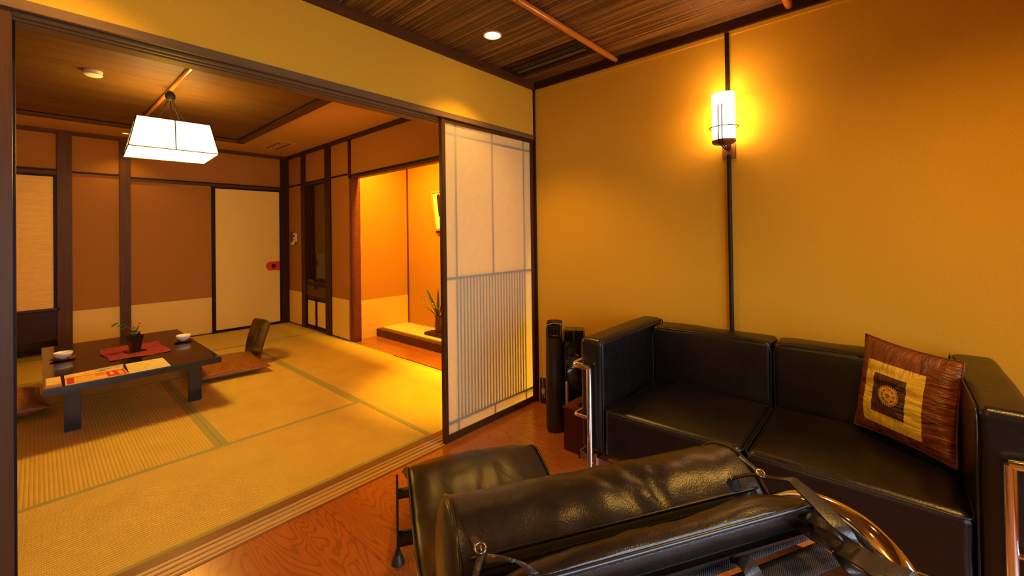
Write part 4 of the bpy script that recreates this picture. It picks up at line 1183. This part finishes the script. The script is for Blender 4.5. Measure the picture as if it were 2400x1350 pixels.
# local frame: x across, y = 1.6 - v (head end at negative y)
prof = [(.78, .105), (.88, .165), (.98, .225), (1.06, .272), (1.12, .300), (1.17, .304), (1.24, .291), (1.32, .268), (1.42, .252), (1.54, .258), (1.66, .298), (1.78, .378), (1.90, .478), (2.00, .565), (2.08, .622), (2.15, .665), (2.205, .690), (2.245, .722), (2.270, .752), (2.288, .761), (2.302, .759)]
def cr1(P, t):
    n = len(P) - 1; f_ = t * n; i = min(int(f_), n - 1); f_ -= i
    p0, p1, p2, p3 = [Vector((*P[k], 0)) for k in (max(i - 1, 0), i, i + 1, min(i + 2, n))]
    return .5 * ((2 * p1) + (p2 - p0) * f_ + (2 * p0 - 5 * p1 + 4 * p2 - p3) * f_ * f_ + (3 * p1 - p0 - 3 * p2 + p3) * f_ ** 3)
NS = 110; HW = .250
mt = MB(); rows = []; edges = {-1: [], 1: []}; 
for i in range(NS + 1):
    t = i / NS; p = cr1(prof, t); q = cr1(prof, min(1, t + .01)) - cr1(prof, max(0, t - .01)); q.normalize()
    nv, nz = -q.y, q.x                       # normal in (v,z)
    th = .046 * min(1, .35 + 9 * t) * min(1, .85 + 7 * (1 - t))
    ring = []
    NX = 26
    for k in range(NX + 1):
        x = -HW + 2 * HW * k / NX
        e = 1 - abs(x / HW) ** 6; dip = .012 * math.cos(x / HW * pi / 2)
        wr_ = .0035 * noise.noise(Vector((x * 16, t * 9, 0))) + .002 * noise.noise(Vector((x * 30, t * 30, 5)))
        # soft folds at the knee
        wr_ += -.006 * math.exp(-((x - .015 + (p.x - 1.25) * .25) / .02) ** 2) * math.exp(-((p.x - 1.27) / .14) ** 2)
        wr_ += -.004 * math.exp(-((x - .075 + (p.x - 1.25) * .2) / .012) ** 2) * math.exp(-((p.x - 1.24) / .12) ** 2)
        o_ = (-.016 * (1 - e)) + dip * .5 + wr_
        sx_ = max(0, min(1, (x - .02) / .20)); sx_ = sx_ * sx_ * (3 - 2 * sx_)
        lift = .030 * sx_ * math.exp(-((p.x - 2.238) / .030) ** 2)
        ring.append((x, p.x + nv * o_, p.y + nz * o_ + lift))
    for k in range(NX + 1):
        x = HW - 2 * HW * k / NX
        ring.append((x * .985, p.x - nv * th, p.y - nz * th))
    rows.append([mt.bm.verts.new((x, 1.6 - v_, z_)) for x, v_, z_ in ring])
    edges[-1].append((-HW - .001, 1.6 - (p.x - nv * .012), p.y - nz * .012)); edges[1].append((HW + .001, 1.6 - (p.x - nv * .012), p.y - nz * .012))
m_ = len(rows[0])
for A, B_ in zip(rows, rows[1:]):
    for k in range(m_): mt.bm.faces.new((A[k], A[(k + 1) % m_], B_[(k + 1) % m_], B_[k]))
mt.bm.faces.new(rows[0][::-1]); mt.bm.faces.new(rows[-1])
mto = build('mattress', mt, M['leather_b'], CA, smooth='all', world=False)
hp = edges[-1][-1]; hq = edges[1][-1]
def endrow(z, dy=0): return [(-HW + 2 * HW * k / 10, 1.6 - 2.302 + dy, z) for k in range(1, 10)]
loop = edges[-1] + [(-HW + .006, -.700, .757)] + endrow(.7575, -.001) + [(HW - .006, -.700, .757)] + edges[1][::-1]
build('piping', MB().tube(loop, .0036, 8), M['piping'], mto, smooth='all', world=False)
# head roll
RC = (-.546, .676); RR = .088; RL = .250     # (local y, z)
def roll():
    mb = MB(); NXr, NA = 46, 40; rows = []
    xs = []
    for k in range(NXr + 1):
        xs.append(-RL + 2 * RL * k / NXr)
    capn = 6
    seq = [(-RL - .020 * math.sin(pi / 2 * c / capn) , math.cos(pi / 2 * c / capn)) for c in range(capn, 0, -1)] + [(x, 1) for x in xs] + [(RL + .020 * math.sin(pi / 2 * c / capn), math.cos(pi / 2 * c / capn)) for c in range(1, capn + 1)]
    for x, k_ in seq:
        row = []
        for j in range(NA):
            a_ = 2 * pi * j / NA
            r = RR * max(k_, .02)
            if k_ == 1:
                r += .0035 * noise.noise(Vector((x * 22, a_ * 2, 2))) + .002 * noise.noise(Vector((x * 55 + a_ * 3, a_ * 4, 7)))
                for (cx_, sl) in ((-.01, .05), (.045, .035), (.09, -.05)):
                    r -= .006 * math.exp(-((x - cx_ - sl * (a_ - 1.6)) / .008) ** 2) * math.exp(-((a_ - 1.9) / .7) ** 2)
            row.append(mb.bm.verts.new((x, RC[0] + r * math.cos(a_), RC[1] + r * .97 * math.sin(a_))))
        rows.append(row)
    for A, B_ in zip(rows, rows[1:]):
        for j in range(NA): mb.bm.faces.new((A[j], A[(j + 1) % NA], B_[(j + 1) % NA], B_[j]))
    mb.bm.faces.new(rows[0][::-1]); mb.bm.faces.new(rows[-1])
    return mb
hr = build('headrest_roll', roll(), M['leather_b'], CA, smooth='all', world=False)
for sx_ in (-1, 1):
    build('piping', MB().tube([(sx_ * (RL + .0005), RC[0] + (RR + .001) * math.cos(t), RC[1] + (RR * .97 + .001) * math.sin(t)) for t in [2 * pi * k / 48 for k in range(48)]], .0032, 8, True), M['piping'], hr, smooth='all', world=False)
# zipper on the near side of the roll
def onroll(x, a_, d): return (x, RC[0] + (RR + d) * math.cos(a_), RC[1] + (RR * .97 + d) * math.sin(a_))
za = math.radians(148)
zp = MB().grid(lambda u, v: Vector(onroll(-RL * .93 + 1.86 * RL * u, za + (v - .5) * .26, .0016)), 40, 4)
zo = build('zipper_tape', zp, plain('zip_tape', (.010, .009, .015), .7, 0, .2), hr, smooth='all', world=False); s_ = zo.modifiers.new('s', 'SOLIDIFY'); s_.thickness = .001
tz = MB()
for k in range(100):
    x = -RL * .91 + 1.82 * RL * k / 99; c_ = Vector(onroll(x, za, .003)); tz.box(c_.x - .0012, c_.x + .0012, c_.y - .0013, c_.y + .0013, c_.z - .0013, c_.z + .0013)
build('zipper_teeth', tz, plain('zip_teeth', (.045, .042, .055), .4, .5), zo, world=False)
build('zipper_pull', MB().box(.222, .226, -.628, -.622, .705, .722).tube([(.224, -.626, .72), (.232, -.640, .715), (.232, -.642, .700)], .0016, 6), M['bronze'], zo, world=False)
# edge piping of the zip flap
build('flap_edge', MB().tube([onroll(-RL * .95 + 1.9 * RL * k / 30, za - .15, .002) for k in range(31)], .0022, 6), M['piping'], hr, smooth='all', world=False)
# frame tubes + bow
def sidepath():
    P = []
    for i in range(0, 41):
        p = cr1(prof, .02 + .93 * i / 40); P.append((p.x, p.y - .052 + .0 * i))
    return P
for sx_ in (-1, 1):
    X = .276 if sx_ > 0 else -.212; XF = sx_ * .222
    P = [(XF, 1.6 - v_, z_) for v_, z_ in sidepath()]
    # head curve into the bow
    bow = [(2.29, .738), (2.326, .742), (2.358, .737), (2.388, .716), (2.405, .68), (2.405, .62), (2.37, .52), (2.28, .39), (2.12, .265), (1.90, .170), (1.65, .128), (1.45, .122), (1.22, .135), (1.05, .15), (.95, .15), (.88, .125), (.84, .10)]
    build('seat_frame_tube', MB().tube(smooth_path(P[:-2], 2), .012, 14), M['chrome'], CA, smooth='all', world=False)
    build('bow_tube', MB().tube(smooth_path([(X, 1.6 - 2.22, .70), (X, 1.6 - 2.255, .725)][(0 if sx_ > 0 else 2):] + [(X + (XF - X) * max(0, min(1, (2.36 - v_) / .45)) * (z_ < .65), 1.6 - v_, z_) for v_, z_ in (bow if sx_ > 0 else [(2.24, .665), (2.31, .69)] + [(a_, b_ - .03) for a_, b_ in bow[3:]])], 6), .0175, 20), M['chrome'], CA, smooth='all', world=False)
for (y_, z_) in ((-.35, .235 + .19), (.05, .215), (.38, .235), (.80, .06)):
    build('cross_tube', MB().tube([(-.224, y_, z_), (.224, y_, z_)], .010, 12), M['chrome'], CA, smooth='all', world=False)
# webbing
for (ya, yb, z_) in ((-.655, -.688, .698), (-.692, -.732, .692)):
    def wf_(u, v, ya=ya, yb=yb, z_=z_):
        x = -.262 + .522 * u; sl = .012 * (1 - u)
        return Vector((x, ya + (yb - ya) * v - sl, z_ - .006 * math.sin(pi * u)))
    o = build('webbing', MB().grid(wf_, 30, 4), M['web'], CA, smooth='all', world=False); s_ = o.modifiers.new('s', 'SOLIDIFY'); s_.thickness = .0025
# base
for sx_ in (-1, 1):
    X = -.290 if sx_ < 0 else .212
    for yb in (.398, -.30):
        n_ = 24; out = []
        for k in range(n_ + 1):
            t = k / n_; w_ = .020 * math.sin(pi * (.10 + .86 * t)) ** .7; out.append((w_, .020 + (.290 if sx_ < 0 else .215) * t))
        pts = [(yb + w_, z_) for w_, z_ in out] + [(yb - w_, z_) for w_, z_ in out[::-1]]
        lg_ = build('leg', MB().poly(pts, X - .004, X + .004, 'yz'), M['blackmetal'], CA, world=False)
        build('rubber_foot', MB().lathe([(.018, 0), (.023, .005), (.021, .016), (.012, .034), (.006, .058)], (X, yb, 0), 20), M['matte'], lg_, smooth=True, world=False)
    build('base_rail', MB().tube([(sx_ * .13 - .03, -.30, .235), (sx_ * .13 - .03, .398, .235)], .012, 12, squash=(1.5, .6)), M['blackmetal'], CA, smooth='all', world=False)
for yb in (.398, -.30):
    build('base_bar', MB().tube([(-.290, yb, .243), (.212, yb, .243)], .018, 18, squash=(.85, 1.1)), M['blackmetal'], CA, smooth='all', world=False)
    build('base_bar', MB().tube([(-.290, yb, .085), (.212, yb, .085)], .024, 18, squash=(1.1, .8)), M['blackmetal'], CA, smooth='all', world=False)
ST = {
'S1':[((0.2274,-0.6392,0.768),(0.2192,-0.645,0.768)),((0.2307,-0.6601,0.775),(0.2222,-0.6637,0.775)),((0.2457,-0.6709,0.778),(0.2294,-0.6752,0.778)),((0.2467,-0.6827,0.777),(0.2258,-0.6868,0.777)),((0.2486,-0.6973,0.773),(0.2234,-0.7034,0.773)),((0.2488,-0.7148,0.768),(0.2216,-0.7212,0.768)),((0.2458,-0.7336,0.763),(0.2204,-0.7342,0.763)),((0.2422,-0.7507,0.757),(0.2216,-0.7471,0.757)),((0.2428,-0.758,0.75),(0.2313,-0.7557,0.75)),((0.2445,-0.7614,0.742),(0.2408,-0.7617,0.742))],
'S2':[((0.2382,-0.6774,0.738),(0.2226,-0.6853,0.738)),((0.24,-0.6813,0.74),(0.2227,-0.6925,0.74)),((0.2398,-0.6965,0.745),(0.2192,-0.7135,0.745)),((0.2426,-0.7111,0.745),(0.2224,-0.7272,0.745)),((0.2399,-0.7278,0.745),(0.2251,-0.7394,0.745)),((0.2401,-0.7404,0.74),(0.2334,-0.744,0.74)),((0.2454,-0.7458,0.73),(0.2404,-0.7466,0.73))],
'S3':[((0.2401,-0.6673,0.72),(0.2196,-0.6704,0.72)),((0.2348,-0.6785,0.725),(0.2152,-0.6817,0.725)),((0.2295,-0.6953,0.73),(0.2101,-0.7036,0.73)),((0.2243,-0.7125,0.735),(0.2043,-0.7259,0.735)),((0.2214,-0.7266,0.735),(0.2057,-0.7421,0.735)),((0.2218,-0.737,0.73),(0.214,-0.7449,0.73)),((0.225,-0.7446,0.725),(0.2206,-0.7455,0.725))],
'S4':[((0.2469,-0.7282,0.728),(0.2246,-0.7383,0.728)),((0.2524,-0.7411,0.732),(0.2136,-0.7554,0.732)),((0.2467,-0.7603,0.738),(0.2079,-0.7753,0.738)),((0.2461,-0.7762,0.74),(0.2067,-0.7883,0.74)),((0.2513,-0.7927,0.74),(0.2064,-0.801,0.74)),((0.2615,-0.8054,0.738),(0.2205,-0.8122,0.738)),((0.2679,-0.8077,0.733),(0.2416,-0.8147,0.733)),((0.3073,-0.7885,0.7),(0.2888,-0.792,0.7))],
'S5':[((0.242,-0.7353,0.715),(0.2324,-0.7353,0.715)),((0.2371,-0.7511,0.715),(0.2238,-0.7512,0.715)),((0.2418,-0.761,0.71),(0.2245,-0.7596,0.71)),((0.2598,-0.7668,0.7),(0.2346,-0.7619,0.7)),((0.2757,-0.7641,0.68),(0.2512,-0.7594,0.68))],
'S0':[((0.109,-0.6871,0.7),(0.1054,-0.6915,0.7)),((0.11,-0.6986,0.712),(0.0988,-0.7096,0.712)),((0.1216,-0.7035,0.715),(0.0946,-0.7211,0.715)),((0.123,-0.7103,0.715),(0.0922,-0.7268,0.715)),((0.1235,-0.7197,0.71),(0.0937,-0.7284,0.71)),((0.1274,-0.7223,0.7),(0.0991,-0.727,0.7)),((0.1364,-0.7209,0.68),(0.1099,-0.7224,0.68))],
'SL':[((-0.2279,-0.6602,0.77),(-0.2297,-0.6754,0.77)),((-0.2191,-0.6818,0.782),(-0.2181,-0.6925,0.782)),((-0.2063,-0.6968,0.786),(-0.2085,-0.7006,0.786)),((-0.1907,-0.7023,0.78),(-0.1994,-0.7013,0.78)),((-0.1815,-0.7088,0.775),(-0.1927,-0.7063,0.775)),((-0.1762,-0.7107,0.768),(-0.1887,-0.7077,0.768)),((-0.1635,-0.6997,0.74),(-0.1784,-0.6978,0.74))],
}
for k_, pr_ in ST.items(): build('strap', MB().ribbon(pr_, .0022, 5), M['strap'], CA, smooth=True, world=False)
for pr_ in ([((.196, -.596, .742), (.205, -.590, .742)), ((.210, -.616, .757), (.219, -.610, .757)), ((.220, -.634, .766), (.228, -.631, .766))],
            [((.208, -.606, .782), (.216, -.602, .783)), ((.214, -.620, .776), (.222, -.616, .776)), ((.220, -.640, .767), (.228, -.637, .767))],
            [((-.236, -.598, .752), (-.226, -.598, .752)), ((-.238, -.625, .766), (-.228, -.627, .766)), ((-.236, -.655, .772), (-.226, -.657, .772))],
            [((-.246, -.668, .752), (-.240, -.674, .752)), ((-.240, -.662, .764), (-.234, -.668, .764)), ((-.232, -.655, .772), (-.226, -.660, .772))]):
    build('strap_end', MB().ribbon(pr_, .002, 5), M['strap'], CA, smooth=True, world=False)
for (bx_, by_, bz_) in ((.222, -.634, .767), (-.232, -.655, .772)):
    bk = MB(); bk.tube([(bx_ + .0065 * math.cos(t), by_ + .005 * math.sin(t), bz_ + .002 + .003 * math.sin(t)) for t in [2 * pi * k / 16 for k in range(16)]], .0016, 8, True)
    bk.tube([(bx_, by_ - .005, bz_ + .002), (bx_ + .001, by_ + .006, bz_ + .005)], .0012, 6)
    build('buckle', bk, plain('brass_buckle', (.35, .27, .18), .25, 1), CA, smooth='all', world=False)

# ================================================================== LIGHTS
def area(name, loc, rot, sx_, sy_, power, col, spread=180):
    L = D.lights.new(name, 'AREA'); L.shape = 'RECTANGLE'; L.size = sx_; L.size_y = sy_; L.energy = power; L.color = col
    L.spread = math.radians(spread)
    o = D.objects.new(name, L); COL.objects.link(o); o.location = loc; o.rotation_euler = rot; return o
# daylight outside the window behind the camera
area('window_daylight', (-1.65, YB - .35, .95), (math.radians(76), 0, 0), 2.3, 1.2, 39, (.74, .86, 1.0), 110)
# lamp strip hidden behind the alcove lintel
area('alcove_strip_lamp', (.10, 1.42, 2.16), (0, 0, 0), .05, 2.0, 105, (1, .47, .025))
W = D.worlds.new('World'); bpy.context.scene.world = W; W.use_nodes = True
W.node_tree.nodes['Background'].inputs[0].default_value = (.55, .72, 1, 1); W.node_tree.nodes['Background'].inputs[1].default_value = .05

# ================================================================== CAMERA
cd_ = D.cameras.new('camera'); cam = D.objects.new('camera', cd_); COL.objects.link(cam)
r0 = Vector((.66561661, -.74616126, -.01406776)); dn = Vector((-.00312338, .01606477, -.99986607)); fw = Vector((.74628733, .66557141, .00836243))
cam.matrix_world = Matrix(((r0.x, -dn.x, -fw.x, -2.30370465), (r0.y, -dn.y, -fw.y, -1.83406105), (r0.z, -dn.z, -fw.z, 1.14662147), (0, 0, 0, 1)))
cd_.sensor_width = 36; cd_.lens = 992.378 / 2400 * 36; cd_.shift_y = -(675 - 543.2) / 2400; cd_.clip_start = .02
S = bpy.context.scene; S.camera = cam
S.view_settings.view_transform = 'Standard'; S.view_settings.look = 'None'; S.view_settings.gamma = 1; S.view_settings.exposure = -0.1
S.view_settings.use_curve_mapping = False
